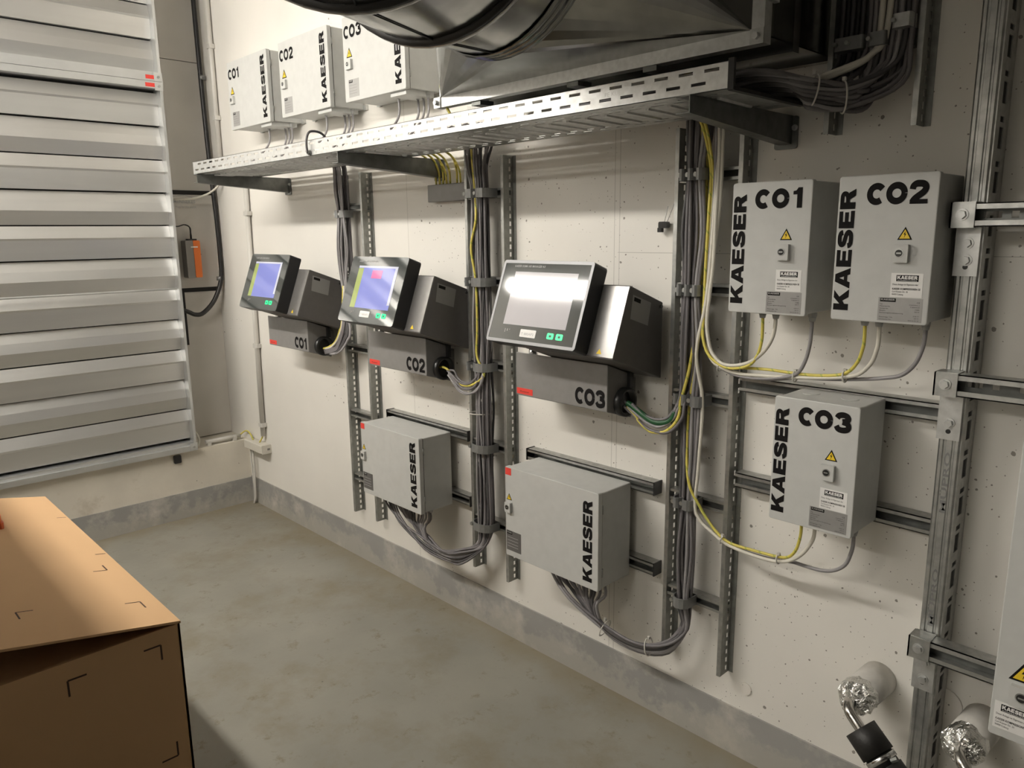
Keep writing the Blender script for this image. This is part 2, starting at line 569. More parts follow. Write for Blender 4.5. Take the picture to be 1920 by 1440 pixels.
def glyph(ch, w=0.25):
    """polygons of a heavy grotesque capital in a 1 x 1 box; second value: advance"""
    h = w / 2
    if ch == 'K':
        return [[(0, 0), (0, 1), (.34, 1), (.34, 0)], [(.32, .26), (.32, .58), (.66, 1), (1.06, 1), (.46, .36)], [(.42, .56), (.64, .72), (1.12, 0), (.70, 0)]], 1.10
    if ch == 'A':
        return [[(0, 0), (.34, 1), (.54, 1), (.54, .70), (.455, .41), (.54, .41), (.54, .18), (.385, .18), (.335, 0)],
                [(.54, 1), (.74, 1), (1.08, 0), (.745, 0), (.695, .18), (.54, .18), (.54, .41), (.625, .41), (.54, .70)]], 1.08
    if ch == 'E':
        return [[(0, 0), (0, 1), (.87, 1), (.87, .755), (.335, .755), (.335, .625), (.82, .625), (.82, .385), (.335, .385), (.335, .245), (.89, .245), (.89, 0)]], 0.93
    if ch == 'S':
        return stroke([(.80, .66), (.76, .79), (.62, .862), (.46, .872), (.28, .85), (.18, .765), (.18, .66), (.27, .575), (.46, .515), (.66, .455), (.785, .365), (.785, .24), (.68, .15), (.46, .128), (.24, .15), (.14, .24), (.115, .34)], 0.275), 0.96
    if ch == 'R':
        return [[(0, 0), (0, 1), (.34, 1), (.34, 0)]] + stroke([(.25, .872), (.5, .872), (.66, .86), (.755, .80), (.785, .70), (.75, .59), (.66, .53), (.5, .502), (.25, .502)], 0.255) + [[(.46, .42), (.72, .52), (.84, .42), (1.02, 0), (.66, 0)]], 1.0
    if ch == 'C':
        r = .5 - h
        return stroke([(.5 + r * cos(t), .5 + r * sin(t)) for t in [radians(a) for a in range(38, 323, 15)]], w, 2), 0.90
    if ch == 'O':
        r = .5 - h
        return stroke([(.52 + (r + .02) * cos(t), .5 + r * sin(t)) for t in [radians(a) for a in range(0, 361, 15)]], w, 2), 1.08
    if ch == '1':
        return [[(.28, 0), (.28, .66), (.05, .66), (.05, .83), (.22, .86), (.33, 1), (.28 + w, 1), (.28 + w, 0)]], 0.7
    if ch == '2':
        return stroke([(.12, .64), (.15, .78), (.28, .875), (.44, .885), (.62, .86), (.73, .76), (.73, .63), (.62, .49), (.40, .34), (.22, .20), (.14, .06)], w, 4) + [[(.02, 0), (.02, .20), (.86, .20), (.86, 0)]], 0.9
    if ch == '3':
        return stroke([(.11, .70), (.20, .83), (.42, .89), (.64, .85), (.74, .74), (.66, .60), (.42, .535)], w, 4) + stroke([(.42, .535), (.68, .47), (.78, .32), (.70, .17), (.44, .11), (.20, .15), (.09, .30)], w, 4), 0.9
    return [], 0.5

def word_polys(text, w=0.25, gap=0.055):
    out = []; x = 0
    for ch in text:
        if ch == ' ':
            x += 0.4; continue
        g, adv = glyph(ch, w)
        out += [[(a + x, b) for a, b in p] for p in g]
        x += adv + gap
    return out, x - gap

def lettering(name, text, P, parent, width, height, w=0.25, material='letter_black', gap=0.055, label=None):
    """P(a,b) -> world point, a along the text from 0 to width, b up from 0 to height"""
    polys, W0 = word_polys(text, w, gap)
    m = MB()
    o_ = Vector(P(0, 0))
    n_ = (Vector(P(1, 0)) - o_).cross(Vector(P(0, 1)) - o_).normalized()
    for i, p in enumerate(polys):      # pieces stacked a hair apart so that none coincide
        m.add([tuple(Vector(P(a / W0 * width, b * height)) + n_ * (5e-6 * i)) for a, b in p], [tuple(range(len(p)))])
    return m.build(name, material, parent, label=label)

def small_print(name, body, P, parent, size, material='letter_black', bold=0.0, width=None):
    cu = bpy.data.curves.new('print', 'FONT')
    cu.body = body; cu.size = 1.0; cu.resolution_u = 2; cu.offset = bold
    tmp = bpy.data.objects.new('print', cu)
    COL.objects.link(tmp)
    dg = bpy.context.evaluated_depsgraph_get()
    me = bpy.data.meshes.new_from_object(tmp.evaluated_get(dg))
    vs = [(v.co.x, v.co.y) for v in me.vertices]
    fs = [tuple(p.vertices) for p in me.polygons]
    bpy.data.objects.remove(tmp)
    bpy.data.curves.remove(cu)
    bpy.data.meshes.remove(me)
    if not vs:
        return None
    mx = max(v[0] for v in vs)
    k = (width / mx) if width else size
    m = MB()
    m.add([P(a * k, b * size) for a, b in vs], fs)
    return m.build(name, material, parent)

# ------------------------------------------------------------------ the setting
XE, YE, ZC = 6.6, -4.6, 3.25      # far side walls and ceiling
def struct(name, m, material, parent=None, **kw):
    return m.build(name, material, parent, kind='structure', **kw)

struct('floor', MB().box(-0.3, XE, YE, 0.0, -0.1, 0.0), 'floor_paint')
struct('ceiling', MB().box(-0.5, XE, YE, 0.2, ZC, ZC + 0.1), 'ceiling_paint')
struct('wall_right', MB().box(-0.5, XE, 0.0, 0.2, -0.1, ZC), 'wall_white')
wl = struct('wall_left', MB().box(-0.42, 0.0, YE, 0.0, -0.1, 0.405), 'parapet_paint')
struct('wall_left_upper', MB().box(-0.42, 0.0, YE, -2.3, 0.405, ZC), 'wall_plain')
struct('wall_back', MB().box(XE, XE + 0.1, YE, 0.2, -0.1, ZC), 'dark_wall')
struct('wall_front', MB().box(-0.5, XE, YE - 0.1, YE, -0.1, ZC), 'far_wall')
struct('baseboard_right', MB().box(0.0, XE, -0.006, 0.0, 0.0, 0.165), 'plinth_paint')
struct('baseboard_left', MB().box(0.0, 0.006, YE, -0.006, 0.0, 0.158), 'plinth_paint')

struct('added_shade_block', MB().box(0.95, 3.02, -2.40, -1.865, 0.0, 1.84), 'far_wall')  # unseen block added to shade the cardboard lid and front

# a filled core hole behind the post and a small anchor ring on the wall
for px, pz, r in ((3.975, 0.455, 0.045), (3.43, 0.245, 0.020)):
    m = MB()
    m.cyl((px, 0.0, pz), (px, -0.004, pz), r, r * 0.97, n=24)
    struct('trim_1' if r > 0.03 else 'trim_2', m, 'wall_plain')

# ------------------------------------------------------------------ beige casing in the recess
cas = thing('duct_casing', 'beige sheet metal casing in the recess between louver and white wall', 'duct', (-0.26, -0.2, 0.405))
zs = [0.41, 1.32, 1.345, 1.905, 1.93, 2.68, 2.684, ZC]
for a, b in ((0.41, 1.322), (1.347, 1.902), (1.927, 2.660), (2.664, ZC)):
    MB().box(-0.40, -0.25, -0.42, -0.001, a, b).build('casing_panel', 'panel_beige', cas)
for z0, z1 in ((1.322, 1.347), (1.902, 1.927)):
    MB().box(-0.40, -0.246, -0.42, -0.001, z0, z1).build('joint_seal', 'seal_shade_black', cas)
MB().box(-0.252, -0.246, -0.235, -0.221, 1.0, 1.322).build('joint_seal', 'seal_shade_black', cas)
MB().add([(-0.249, -0.24, 1.892), (-0.249, -0.165, 1.902), (-0.249, -0.105, 1.884), (-0.249, -0.107, 1.880), (-0.249, -0.165, 1.897), (-0.249, -0.24, 1.888)], [(0, 1, 4, 5), (1, 2, 3, 4)]).build('logo_roof', 'print_grey', cas)
small_print('lettering', 'MENNEKES', lambda a, b: (-0.249, -0.235 + a, 1.852 + b), cas, 0.028, 'print_grey', bold=0.01, width=0.13)
small_print('lettering', 'Plugs for the world', lambda a, b: (-0.249, -0.225 + a, 1.825 + b), cas, 0.016, 'print_grey', width=0.12)

# actuator hanging on the louver shaft
act = thing('damper_actuator', 'orange and grey damper actuator beside the louver frame', 'actuator', (-0.2, -0.17, 1.41))
MB().rbox(-0.245, -0.175, -0.215, -0.170, 1.41, 1.632, 0.006, 'x').build('body', 'actuator_grey', act)
MB().rbox(-0.245, -0.172, -0.170, -0.130, 1.412, 1.632, 0.008, 'x').build('cover', 'orange_plastic', act)
MB().box(-0.1745, -0.1715, -0.185, -0.145, 1.590, 1.597).build('logo_strip', 'sticker_white', act)
MB().box(-0.23, -0.19, -0.19, -0.14, 1.632, 1.642).build('terminal_block', 'lock_black', act)
MB().cyl((-0.205, -0.128, 1.545), (-0.205, -0.118, 1.552), 0.007).build('release_button', 'lock_black', act)
MB().tube([(-0.21, -0.165, 1.642), (-0.21, -0.165, 1.672), (-0.205, -0.170, 1.71), (-0.205, -0.20, 1.725), (-0.205, -0.24, 1.715), (-0.205, -0.29, 1.72)], [0.006, 0.005, 0.004, 0.0035, 0.0035, 0.0035]).build('connection_lead', 'cable_black', act)

tag(MB().tube([(-0.19, -0.035, 3.2), (-0.18, -0.035, 2.6), (-0.17, -0.03, 2.1), (-0.16, -0.022, 1.8), (-0.16, -0.018, 1.56), (-0.16, -0.024, 1.40), (-0.16, -0.076, 1.273), (-0.16, -0.15, 1.199), (-0.16, -0.20, 1.191), (-0.16, -0.246, 1.213), (-0.17, -0.33, 1.25)], 0.0135, n=10).build('flexible_hose', 'cable_black'),
    'thick black hose running down the recess corner and looping to the louver', 'hose')
for i, (z, lb) in enumerate(((2.57, 'upper'), (1.40, 'lower'))):
    m = MB().cyl((-0.17 - 0.01 * (i == 0), -0.026, z - 0.012), (-0.17 - 0.01 * (i == 0), -0.026, z + 0.012), 0.021, n=12)
    tag(m.build('hose_clip', 'clamp_grey'), lb + ' grey clip holding the black hose to the wall', 'clip')
tag(MB().tube([(-0.05, -0.02, 1.99), (-0.06, -0.04, 1.945), (-0.10, -0.09, 1.90), (-0.16, -0.16, 1.875), (-0.2, -0.25, 1.87)], 0.006).build('white_lead', 'cable_white'),
    'thin white cable bending from the tray end towards the louver', 'cable')
for y0, rr, lb in ((-0.012, 0.0125, 'white conduit pipe rising to the ceiling by the recess edge'),):
    t = thing('conduit_pipe', lb, 'pipe', (-0.045, -0.016, 2.0))
    MB().cyl((-0.045, -0.018, 1.98), (-0.045, -0.018, 3.24), 0.014).build('tube', 'conduit_white', t)
    for z in (2.72, 2.33):
        MB().rbox(-0.067, -0.023, -0.034, 0.0, z - 0.012, z + 0.012, 0.006, 'z').build('clip', 'conduit_white', t)

# ------------------------------------------------------------------ louver dampers on the left wall
PITCH = 0.1775
def louver(label, z_lo, z_hi, first_seam, n_blades, start):
    t = thing('louver_damper', label, 'louver', (0.02, -1.2, z_lo))
    yr, yl = -0.342, -2.28
    fr = MB().box(-0.10, 0.040, yr - 0.014, yr, z_lo, z_hi)
    fr.build('side_frame', 'alu_frame', t)
    MB().box(-0.10, 0.040, yl, yl + 0.058, z_lo, z_hi).build('side_frame', 'alu_frame', t)
    m = MB().box(-0.10, 0.042, yl, yr + 0.001, z_lo, z_lo + 0.030).box(-0.10, 0.022, yl, yr - 0.0146, z_lo + 0.030, z_lo + 0.050)
    m.build('bottom_frame', 'alu_frame', t)
    m = MB().box(-0.10, 0.042, yl, yr + 0.001, z_hi - 0.034, z_hi)
    m.build('top_frame', 'alu_frame', t)
    z = first_seam
    for k in range(n_blades):
        zt, zb = z + PITCH, z
        zt = min(zt, z_hi - 0.034)
        h = zt - zb
        if h < 0.03:
            break
        if (k + start) % 2 == 0:
            prof = [(0.004, zt - .003), (0.026, zt - .36 * h), (0.022, zt - .42 * h), (0.016, zb + .004), (-0.02, zb + .004), (-0.02, zt - .003)]
        else:
            prof = [(-0.004, zt - .003), (0.014, zt - .30 * h), (0.026, zt - .58 * h), (0.004, zb + .004), (-0.03, zb + .004), (-0.03, zt - .003)]
        vs = [(a - 0.030, yl + 0.05, b) for a, b in prof] + [(a - 0.030, yr - 0.0146, b) for a, b in prof]
        nn = len(prof)
        MB().add(vs, [tuple(range(nn)), tuple(range(2 * nn - 1, nn - 1, -1))] + [(i, i + nn, (i + 1) % nn + nn, (i + 1) % nn) for i in range(nn)]).build('blade', 'alu_blade', t)
        z += PITCH
    MB().box(-0.12, -0.06, yl, yr - 0.01, z_lo + 0.02, z_hi - 0.02).build('back_seal', 'seal_shade_black', t)
    # corner joint with bolt hole
    for zc, sg in ((z_lo, 1), (z_hi, -1)):
        MB().box(0.040, 0.044, yr - 0.040, yr + 0.003, min(zc, zc + sg * 0.045), max(zc, zc + sg * 0.045)).build('corner_plate', 'alu_frame', t)
        MB().cyl((0.043, yr - 0.018, zc + sg * 0.022), (0.049, yr - 0.018, zc + sg * 0.022), 0.007, n=10).build('corner_bolt', 'zinc', t)
    return t
lv1 = louver('lower large aluminium louver damper with horizontal blades on the left wall', 0.412, 2.475, 0.475, 12, 0)
lv2 = louver('upper aluminium louver damper continuing above the red tabs', 2.477, 3.24, 2.52, 5, 1)
MB().box(0.0415, 0.0432, -0.43, -0.378, 2.446, 2.466).build('red_tab', 'sign_red', lv1)
MB().box(0.0415, 0.0432, -0.425, -0.375, 2.486, 2.506).build('red_tab', 'sign_red', lv2)
# horizontal coupling rod on the lower louver
MB().cyl((0.040, -0.37, 1.366), (0.040, -2.2, 1.366), 0.006).build('linkage_rod', 'alu_frame', lv1)

# small black plug below the louver
tag(MB().rbox(0.0, 0.012, -0.470, -0.428, 0.345, 0.392, 0.006, 'x').build('wall_plug', 'lock_black'), 'small square black plug on the parapet below the louver corner', 'plug')

# junction box and conduits in the corner
jb = thing('junction_box', 'cream junction box in the corner above the grey plinth', 'junction box', (0.16, -0.03, 0.36))
MB().rbox(0.06, 0.295, -0.062, 0.0, 0.372, 0.425, 0.006, 'x').build('body', 'box_cream', jb)
MB().box(0.295, 0.297, -0.026, -0.010, 0.392, 0.404).build('knockout', 'actuator_grey', jb)
t = thing('conduit_pipe', 'white conduit pipe rising from the junction box behind the first console', 'pipe', (0.245, -0.018, 0.5))
MB().cyl((0.238, -0.018, 0.47), (0.262, -0.018, 1.96), 0.0145).build('tube', 'conduit_white', t)
for z in (0.54, 1.02, 1.30, 1.78):
    xx = 0.238 + (z - 0.47) / 1.49 * 0.024
    MB().rbox(xx - 0.024, xx + 0.024, -0.035, 0.0, z - 0.012, z + 0.012, 0.006, 'z').build('clip', 'conduit_white', t)
t = thing('conduit_pipe', 'short white conduit pipe lying along the parapet ledge', 'pipe', (-0.03, -0.17, 0.405))
MB().cyl((-0.03, -0.262, 0.428), (-0.03, -0.045, 0.428), 0.0135).build('tube', 'conduit_white', t)
for y in (-0.245, -0.085):
    MB().rbox(-0.05, -0.01, y - 0.01, y + 0.01, 0.405, 0.437, 0.004, 'y').build('clip', 'conduit_white', t)
tag(MB().tube([(-0.03, -0.05, 0.428), (-0.02, -0.02, 0.452), (0.03, -0.02, 0.462), (0.08, -0.025, 0.45), (0.12, -0.03, 0.425)], 0.0045).build('earth_wire', 'cable_earth'), 'green and yellow wire bridging from ledge conduit to junction box', 'cable')
tag(MB().tube([(0.235, -0.018, 0.475), (0.225, -0.022, 0.455), (0.20, -0.03, 0.42)], 0.0045).build('earth_wire', 'cable_earth'), 'green and yellow wire from upright conduit into junction box', 'cable')
tag(MB().tube([(0.075, -0.03, 0.372), (0.07, -0.03, 0.30), (0.075, -0.028, 0.18), (0.065, -0.02, 0.06), (0.055, -0.025, 0.0)], 0.006).build('floor_lead', 'conduit_white'), 'grey cable hanging from the junction box to the floor', 'cable')
tag(MB().tube([(0.10, -0.03, 0.372), (0.103, -0.03, 0.30), (0.10, -0.03, 0.16), (0.083, -0.025, 0.05), (0.06, -0.03, 0.0)], 0.006).build('floor_lead', 'conduit_white'), 'second grey cable hanging from the junction box, nearer the long wall', 'cable')
tag(MB().tube([(-0.02, -0.315, 0.41), (-0.03, -0.30, 0.45), (-0.06, -0.30, 0.48), (-0.1, -0.31, 0.50)], 0.007).build('ledge_lead', 'cable_white'), 'short white cable curving up beside the louver bottom corner', 'cable')

# ------------------------------------------------------------------ wall rails (slotted uprights)
def slots(z0, z1, pitch, ln, off=0.0):
    out = []; z = z0 + off
    while z + ln < z1 - 0.004:
        out.append((z, z + ln)); z += pitch
    return out

def rail(x, z0, z1, label):
    t = thing('slotted_rail', label, 'rail', (x, 0, z0), 'slotted wall rails')
    # web standing off the wall with one column of slots
    P = lambda u, v, w: (x + w, v, u)
    MB().plate_slots(P, z0, z1, -0.050, -0.0005, [(-0.0225, -0.0125, slots(z0, z1, 0.0279, 0.0165, 0.010))], 0.0022).build('web', 'rail_zinc', t)
    MB().box(x - 0.0105, x + 0.0022, -0.0525, -0.0500, z0, z1).box(x - 0.0105, x - 0.0085, -0.0500, -0.0440, z0, z1).build('front_lip', 'zinc', t)
    MB().box(x + 0.0022, x + 0.0165, -0.0025, -0.0003, z0, z1).build('wall_flange', 'rail_zinc', t)
    return t
RAILS = [(1.286, 0.275, 1.927, 'leftmost slotted upright rail, under the tray by the first console'),
         (1.482, 0.275, 1.927, 'second slotted upright rail from the left, without cables'),
         (2.207, 0.272, 1.944, 'slotted upright rail carrying the middle cable bundle'),
         (2.410, 0.272, 1.928, 'fourth slotted upright rail, behind the third console display'),
         (3.159, 0.280, 1.944, 'slotted upright rail left of the right-hand cable bundle'),
         (3.366, 0.280, 1.915, 'slotted upright rail beside the small cabinets'),
         (3.596, 1.885, 3.2, 'short slotted rail end below the thick grey cable bundle'),
         (3.802, 1.885, 3.2, 'slotted rail hanging beside the cables that go up')]
for r in RAILS:
    rail(*r)

# rungs between rail pairs, with cable clamps
RUNG_Z = (0.495, 0.822, 1.147, 1.472, 1.797)
def rung(xa, xb, z, label):
    t = thing('cross_rung', label, 'rung', (xa, -0.02, z), 'rungs between rail pairs')
    m = MB().box(xa, xb, -0.046, -0.043, z + 0.009, z + 0.0175).box(xa, xb, -0.046, -0.043, z - 0.0175, z - 0.009)
    m.box(xa, xb, -0.043, -0.012, z + 0.0155, z + 0.0175).box(xa, xb, -0.043, -0.012, z - 0.0175, z - 0.0155)
    m.build('channel', 'zinc', t)
    MB().box(xa, xb, -0.014, -0.012, z - 0.0155, z + 0.0155).build('channel_back', 'zinc_dark', t)
def clamp(xs, z, deep, label, grp):
    t = thing('cable_clamp', label, 'clamp', (xs[0], -0.05, z), grp)
    for a, b in zip(xs[:-1], xs[1:]):
        n = 7
        arc = []
        for k in range(n + 1):
            u = pi * k / n
            arc.append((a + (b - a) * (0.5 - 0.5 * cos(u)), -0.047 - (deep + 0.010) * (sin(u) ** 0.4)))
        arc_in = [(p[0] + (0.0025 if p[0] < (a + b) / 2 else -0.0025), p[1] + 0.0028) for p in arc]
        m = MB()
        for k in range(n):
            q = [arc[k], arc[k + 1], arc_in[k + 1], arc_in[k]]
            m.prism(q, z - 0.0165, z + 0.0165, 'z')
        m.build('saddle', 'clamp_grey', t)
        m = MB().cyl((a + 0.002, -0.050, z), (a + 0.002, -0.056 - deep * 0.75, z), 0.0038, n=8)
        m.cyl((a + 0.002, -0.054 - deep * 0.75, z), (a + 0.002, -0.062 - deep * 0.75, z), 0.0075, n=6, smooth=False)
        m.build('bolt', 'zinc', t)
words = ('lowest', 'second lowest', 'middle', 'second highest', 'highest')
for i, z in enumerate(RUNG_Z):
    rung(1.288, 1.482, z - 0.03 + 0.01 * (i > 2), words[i] + ' cross rung between the two leftmost rails')
    rung(2.209, 2.410, z, words[i] + ' cross rung between the two middle rails')
    rung(3.161, 3.366, z + 0.01, words[i] + ' cross rung between the two rails by the small cabinets')
clamp([1.318, 1.352, 1.40], 1.747, 0.046, 'highest cable clamp on the leftmost cable bundle', 'cable clamps')
clamp([2.252, 2.310, 2.375], 1.797, 0.060, 'highest cable clamp on the middle cable bundle', 'cable clamps')
for i, z in ((3, 1.472), (2, 1.147), (1, 0.822), (0, 0.495)):
    clamp([2.252, 2.276, 2.362] if i > 1 else [2.252, 2.360], z, 0.062, words[i] + ' cable clamp on the middle cable bundle', 'cable clamps')
clamp([3.194, 3.221, 3.248, 3.278], 1.807, 0.054, 'highest cable clamp on the right-hand cable bundle', 'cable clamps')
clamp([3.196, 3.222, 3.248, 3.276], 1.482, 0.054, 'second highest cable clamp on the right-hand cable bundle', 'cable clamps')
clamp([3.194, 3.222, 3.250, 3.298], 1.157, 0.054, 'middle cable clamp on the right-hand cable bundle', 'cable clamps')
clamp([3.206, 3.236, 3.280], 0.832, 0.054, 'second lowest cable clamp on the right-hand cable bundle', 'cable clamps')
clamp([3.212, 3.272], 0.505, 0.054, 'lowest cable clamp on the right-hand cable bundle', 'cable clamps')

# ------------------------------------------------------------------ cables
def cable(pts, r, material, label, group=None, name='cable', n=7, sub=5):
    return tag(MB().tube(pts, r, n=n, sub=sub).build(name, material), label, 'cable', group)

def bundle(xs0, xs1, nodes, count, r, mats, label, group, ybase=-0.056, depth=0.035, tail=None, head=None, seed=1):
    """count cables running down through the clamp heights in `nodes`"""
    rnd = random.Random(seed)
    cols = max(2, int(count ** 0.5) + 2)
    for i in range(count):
        fx = ((i * 0.618) % 1.0)
        layer = (i % 3)
        y = ybase - depth * layer / 2 - rnd.uniform(0, 0.006)
        pts = []
        if head:
            pts += head(i, fx, y, rnd)
        for k, z in enumerate(nodes):
            a = xs0[k]; b = xs1[k]
            pts.append((a + (b - a) * min(1, max(0, fx + rnd.uniform(-.04, .04))), y, z))
            if k < len(nodes) - 1:
                zm = (z + nodes[k + 1]) / 2
                am = (a + xs0[k + 1]) / 2; bm_ = (b + xs1[k + 1]) / 2
                pts.append((am - 0.006 + (bm_ - am + 0.012) * fx + rnd.uniform(-.010, .010), y + rnd.uniform(-.008, .006), zm))
        if tail:
            pts += tail(i, fx, y, rnd)
        cable(pts, r, mats[i % len(mats)], label, group, sub=4)

LOOPS = {
    'CO2': [
        [(2.34, -0.105, 1.127), (2.338, -0.107, 1.096), (2.312, -0.11, 1.058), (2.275, -0.113, 1.04), (2.242, -0.115, 1.039), (2.213, -0.118, 1.048), (2.196, -0.12, 1.068), (2.18, -0.123, 1.09), (2.159, -0.125, 1.11)],
        [(2.325, -0.105, 1.135), (2.315, -0.108, 1.093), (2.291, -0.112, 1.066), (2.259, -0.115, 1.054), (2.227, -0.118, 1.058), (2.199, -0.122, 1.077), (2.163, -0.125, 1.107)],
        [(2.321, -0.105, 1.14), (2.304, -0.108, 1.104), (2.268, -0.112, 1.082), (2.232, -0.115, 1.08), (2.204, -0.118, 1.096), (2.192, -0.122, 1.119), (2.167, -0.125, 1.121)],
        [(2.335, -0.105, 1.113), (2.327, -0.108, 1.079), (2.286, -0.112, 1.044), (2.246, -0.115, 1.034), (2.21, -0.118, 1.043), (2.186, -0.122, 1.069), (2.154, -0.125, 1.101)],
        [(2.317, -0.105, 1.134), (2.3, -0.108, 1.101), (2.272, -0.112, 1.079), (2.239, -0.115, 1.073), (2.207, -0.118, 1.08), (2.179, -0.122, 1.101), (2.15, -0.125, 1.117)],
    ],
    'CO2y': [
        [(2.347, -0.105, 1.125), (2.31, -0.108, 1.089), (2.265, -0.11, 1.069), (2.228, -0.113, 1.067), (2.199, -0.115, 1.076), (2.17, -0.117, 1.094), (2.149, -0.12, 1.119), (2.118, -0.123, 1.127), (2.091, -0.125, 1.122)],
    ],
    'CO3': [
        [(3.216, -0.105, 1.14), (3.202, -0.108, 1.105), (3.177, -0.111, 1.077), (3.144, -0.114, 1.066), (3.113, -0.116, 1.074), (3.085, -0.119, 1.088), (3.057, -0.122, 1.093), (3.029, -0.125, 1.111)],
        [(3.242, -0.105, 1.147), (3.239, -0.108, 1.108), (3.218, -0.111, 1.073), (3.187, -0.114, 1.049), (3.146, -0.116, 1.046), (3.112, -0.119, 1.055), (3.08, -0.122, 1.078), (3.044, -0.125, 1.107)],
        [(3.219, -0.105, 1.146), (3.208, -0.108, 1.121), (3.187, -0.112, 1.095), (3.155, -0.115, 1.085), (3.121, -0.118, 1.088), (3.09, -0.122, 1.102), (3.063, -0.125, 1.122)],
        [(3.226, -0.105, 1.138), (3.212, -0.108, 1.104), (3.188, -0.112, 1.077), (3.155, -0.115, 1.062), (3.118, -0.118, 1.069), (3.087, -0.122, 1.086), (3.048, -0.125, 1.111)],
        [(3.222, -0.105, 1.144), (3.205, -0.108, 1.118), (3.183, -0.111, 1.091), (3.154, -0.114, 1.08), (3.124, -0.116, 1.083), (3.092, -0.119, 1.095), (3.061, -0.122, 1.109), (3.032, -0.125, 1.127)],
    ],
    'CO3y': [
        [(3.227, -0.105, 1.147), (3.228, -0.107, 1.127), (3.223, -0.109, 1.1), (3.205, -0.112, 1.071), (3.176, -0.114, 1.049), (3.142, -0.116, 1.043), (3.122, -0.118, 1.046), (3.094, -0.121, 1.065), (3.065, -0.123, 1.095), (3.044, -0.125, 1.11)],
    ],
    'CO3g': [
        [(3.21, -0.105, 1.118), (3.196, -0.108, 1.089), (3.167, -0.112, 1.076), (3.134, -0.115, 1.077), (3.099, -0.118, 1.093), (3.06, -0.122, 1.115), (3.044, -0.125, 1.123)],
    ],
    'CO1': [
        [(1.357, -0.105, 1.245), (1.343, -0.109, 1.198), (1.321, -0.113, 1.158), (1.301, -0.117, 1.129), (1.262, -0.121, 1.115), (1.205, -0.125, 1.103)],
        [(1.387, -0.105, 1.233), (1.375, -0.11, 1.19), (1.339, -0.115, 1.145), (1.296, -0.12, 1.112), (1.246, -0.125, 1.103)],
        [(1.41, -0.105, 1.235), (1.39, -0.11, 1.183), (1.35, -0.115, 1.14), (1.304, -0.12, 1.113), (1.255, -0.125, 1.104)],
    ],
    'CO1y': [
        [(1.346, -0.105, 1.251), (1.327, -0.108, 1.207), (1.309, -0.112, 1.172), (1.283, -0.115, 1.144), (1.255, -0.118, 1.129), (1.226, -0.122, 1.118), (1.198, -0.125, 1.111)],
    ],
    'CO1w': [
        [(1.349, -0.105, 1.247), (1.326, -0.109, 1.188), (1.301, -0.113, 1.154), (1.277, -0.117, 1.133), (1.25, -0.121, 1.119), (1.214, -0.125, 1.111)],
    ],
}
# middle bundle: down to the lower left cabinet
def tailL(i, fx, y, rnd):
    g = (i * 0.618 + 0.3) % 1.0
    xe = 1.66 + 0.36 * g
    q = rnd.random()
    zb = 0.285 + 0.06 * q
    return [(2.262 + 0.05 * fx, -0.085, 0.405), (2.19 + 0.03 * fx, -0.10 - 0.03 * fx, zb + 0.03), (2.08 + 0.04 * rnd.random(), -0.11 - 0.03 * q, zb), (1.97 + 0.05 * g, -0.115 - 0.03 * fx, zb + 0.012 + 0.02 * rnd.random()),
            (0.62 * xe + 0.38 * 1.95, -0.12 - 0.03 * fx, 0.385 + 0.03 * rnd.random()), (xe + 0.012, -0.13, 0.455), (xe, -0.13, 0.512)]
def headT(i, fx, y, rnd):
    return [(2.22 + 0.18 * fx + rnd.uniform(-.04, .04), -0.215 - 0.04 * rnd.random(), 1.972), (2.225 + 0.17 * fx + rnd.uniform(-.03, .03), -0.150, 2.022 + 0.012 * rnd.random()), (2.235 + 0.15 * fx + rnd.uniform(-.02, .02), y - 0.012, 1.985), (2.255 + 0.105 * fx, y - 0.008, 1.90)]
bundle([2.276] * 5, [2.350] * 5, [1.797, 1.472, 1.147, 0.822, 0.495], 19, 0.0050, ['cable_grey', 'cable_light', 'cable_grey', 'cable_dark'],
       'grey cable of the middle bundle, running down to the lower left cabinet', 'grey cables of the middle bundle', tail=tailL, head=headT, seed=3, depth=0.030)
bundle([2.280] * 3, [2.352] * 3, [1.797, 1.472, 1.20], 5, 0.0045, ['cable_light', 'cable_grey', 'cable_grey'],
       'grey cable of the middle bundle, ending at the second console', 'grey cables of the second console', head=headT, seed=5, tail=lambda i, fx, y, rnd: LOOPS['CO2'][i])
cable([(2.30, -0.215, 1.972), (2.30, -0.150, 2.03), (2.298, -0.105, 1.985), (2.298, -0.10, 1.93), (2.302, -0.092, 1.80), (2.31, -0.098, 1.70), (2.285, -0.102, 1.60), (2.30, -0.095, 1.472), (2.306, -0.098, 1.3), (2.30, -0.098, 1.19)] + LOOPS['CO2y'][0], 0.0048, 'cable_earth',
      'yellow and green earth cable down the middle bundle to the second console')
# right-hand bundle: down to the lower right cabinet
def tailR(i, fx, y, rnd):
    g = (i * 0.618 + 0.2) % 1.0
    xe = 2.70 + 0.26 * g
    q = rnd.random()
    zb = 0.275 + 0.045 * q
    return [(3.235 + 0.025 * fx, -0.072, 0.41), (3.185 + 0.025 * fx, -0.09 - 0.02 * q, zb + 0.035), (3.08 + 0.02 * fx, -0.105 - 0.02 * q, zb), (2.97, -0.115 - 0.02 * q, zb + 0.02),
            (0.5 * xe + 0.5 * 2.93, -0.12 - 0.03 * fx, 0.375 + 0.03 * rnd.random()), (xe + 0.012, -0.13, 0.445), (xe, -0.13, 0.50)]
def headR(i, fx, y, rnd):
    return [(3.19 + 0.12 * fx + rnd.uniform(-.03, .03), -0.215 - 0.04 * rnd.random(), 1.972), (3.20 + 0.10 * fx + rnd.uniform(-.02, .02), -0.150, 2.022 + 0.012 * rnd.random()), (3.205 + 0.09 * fx, y - 0.012, 1.985), (3.210 + 0.07 * fx, y - 0.006, 1.89)]
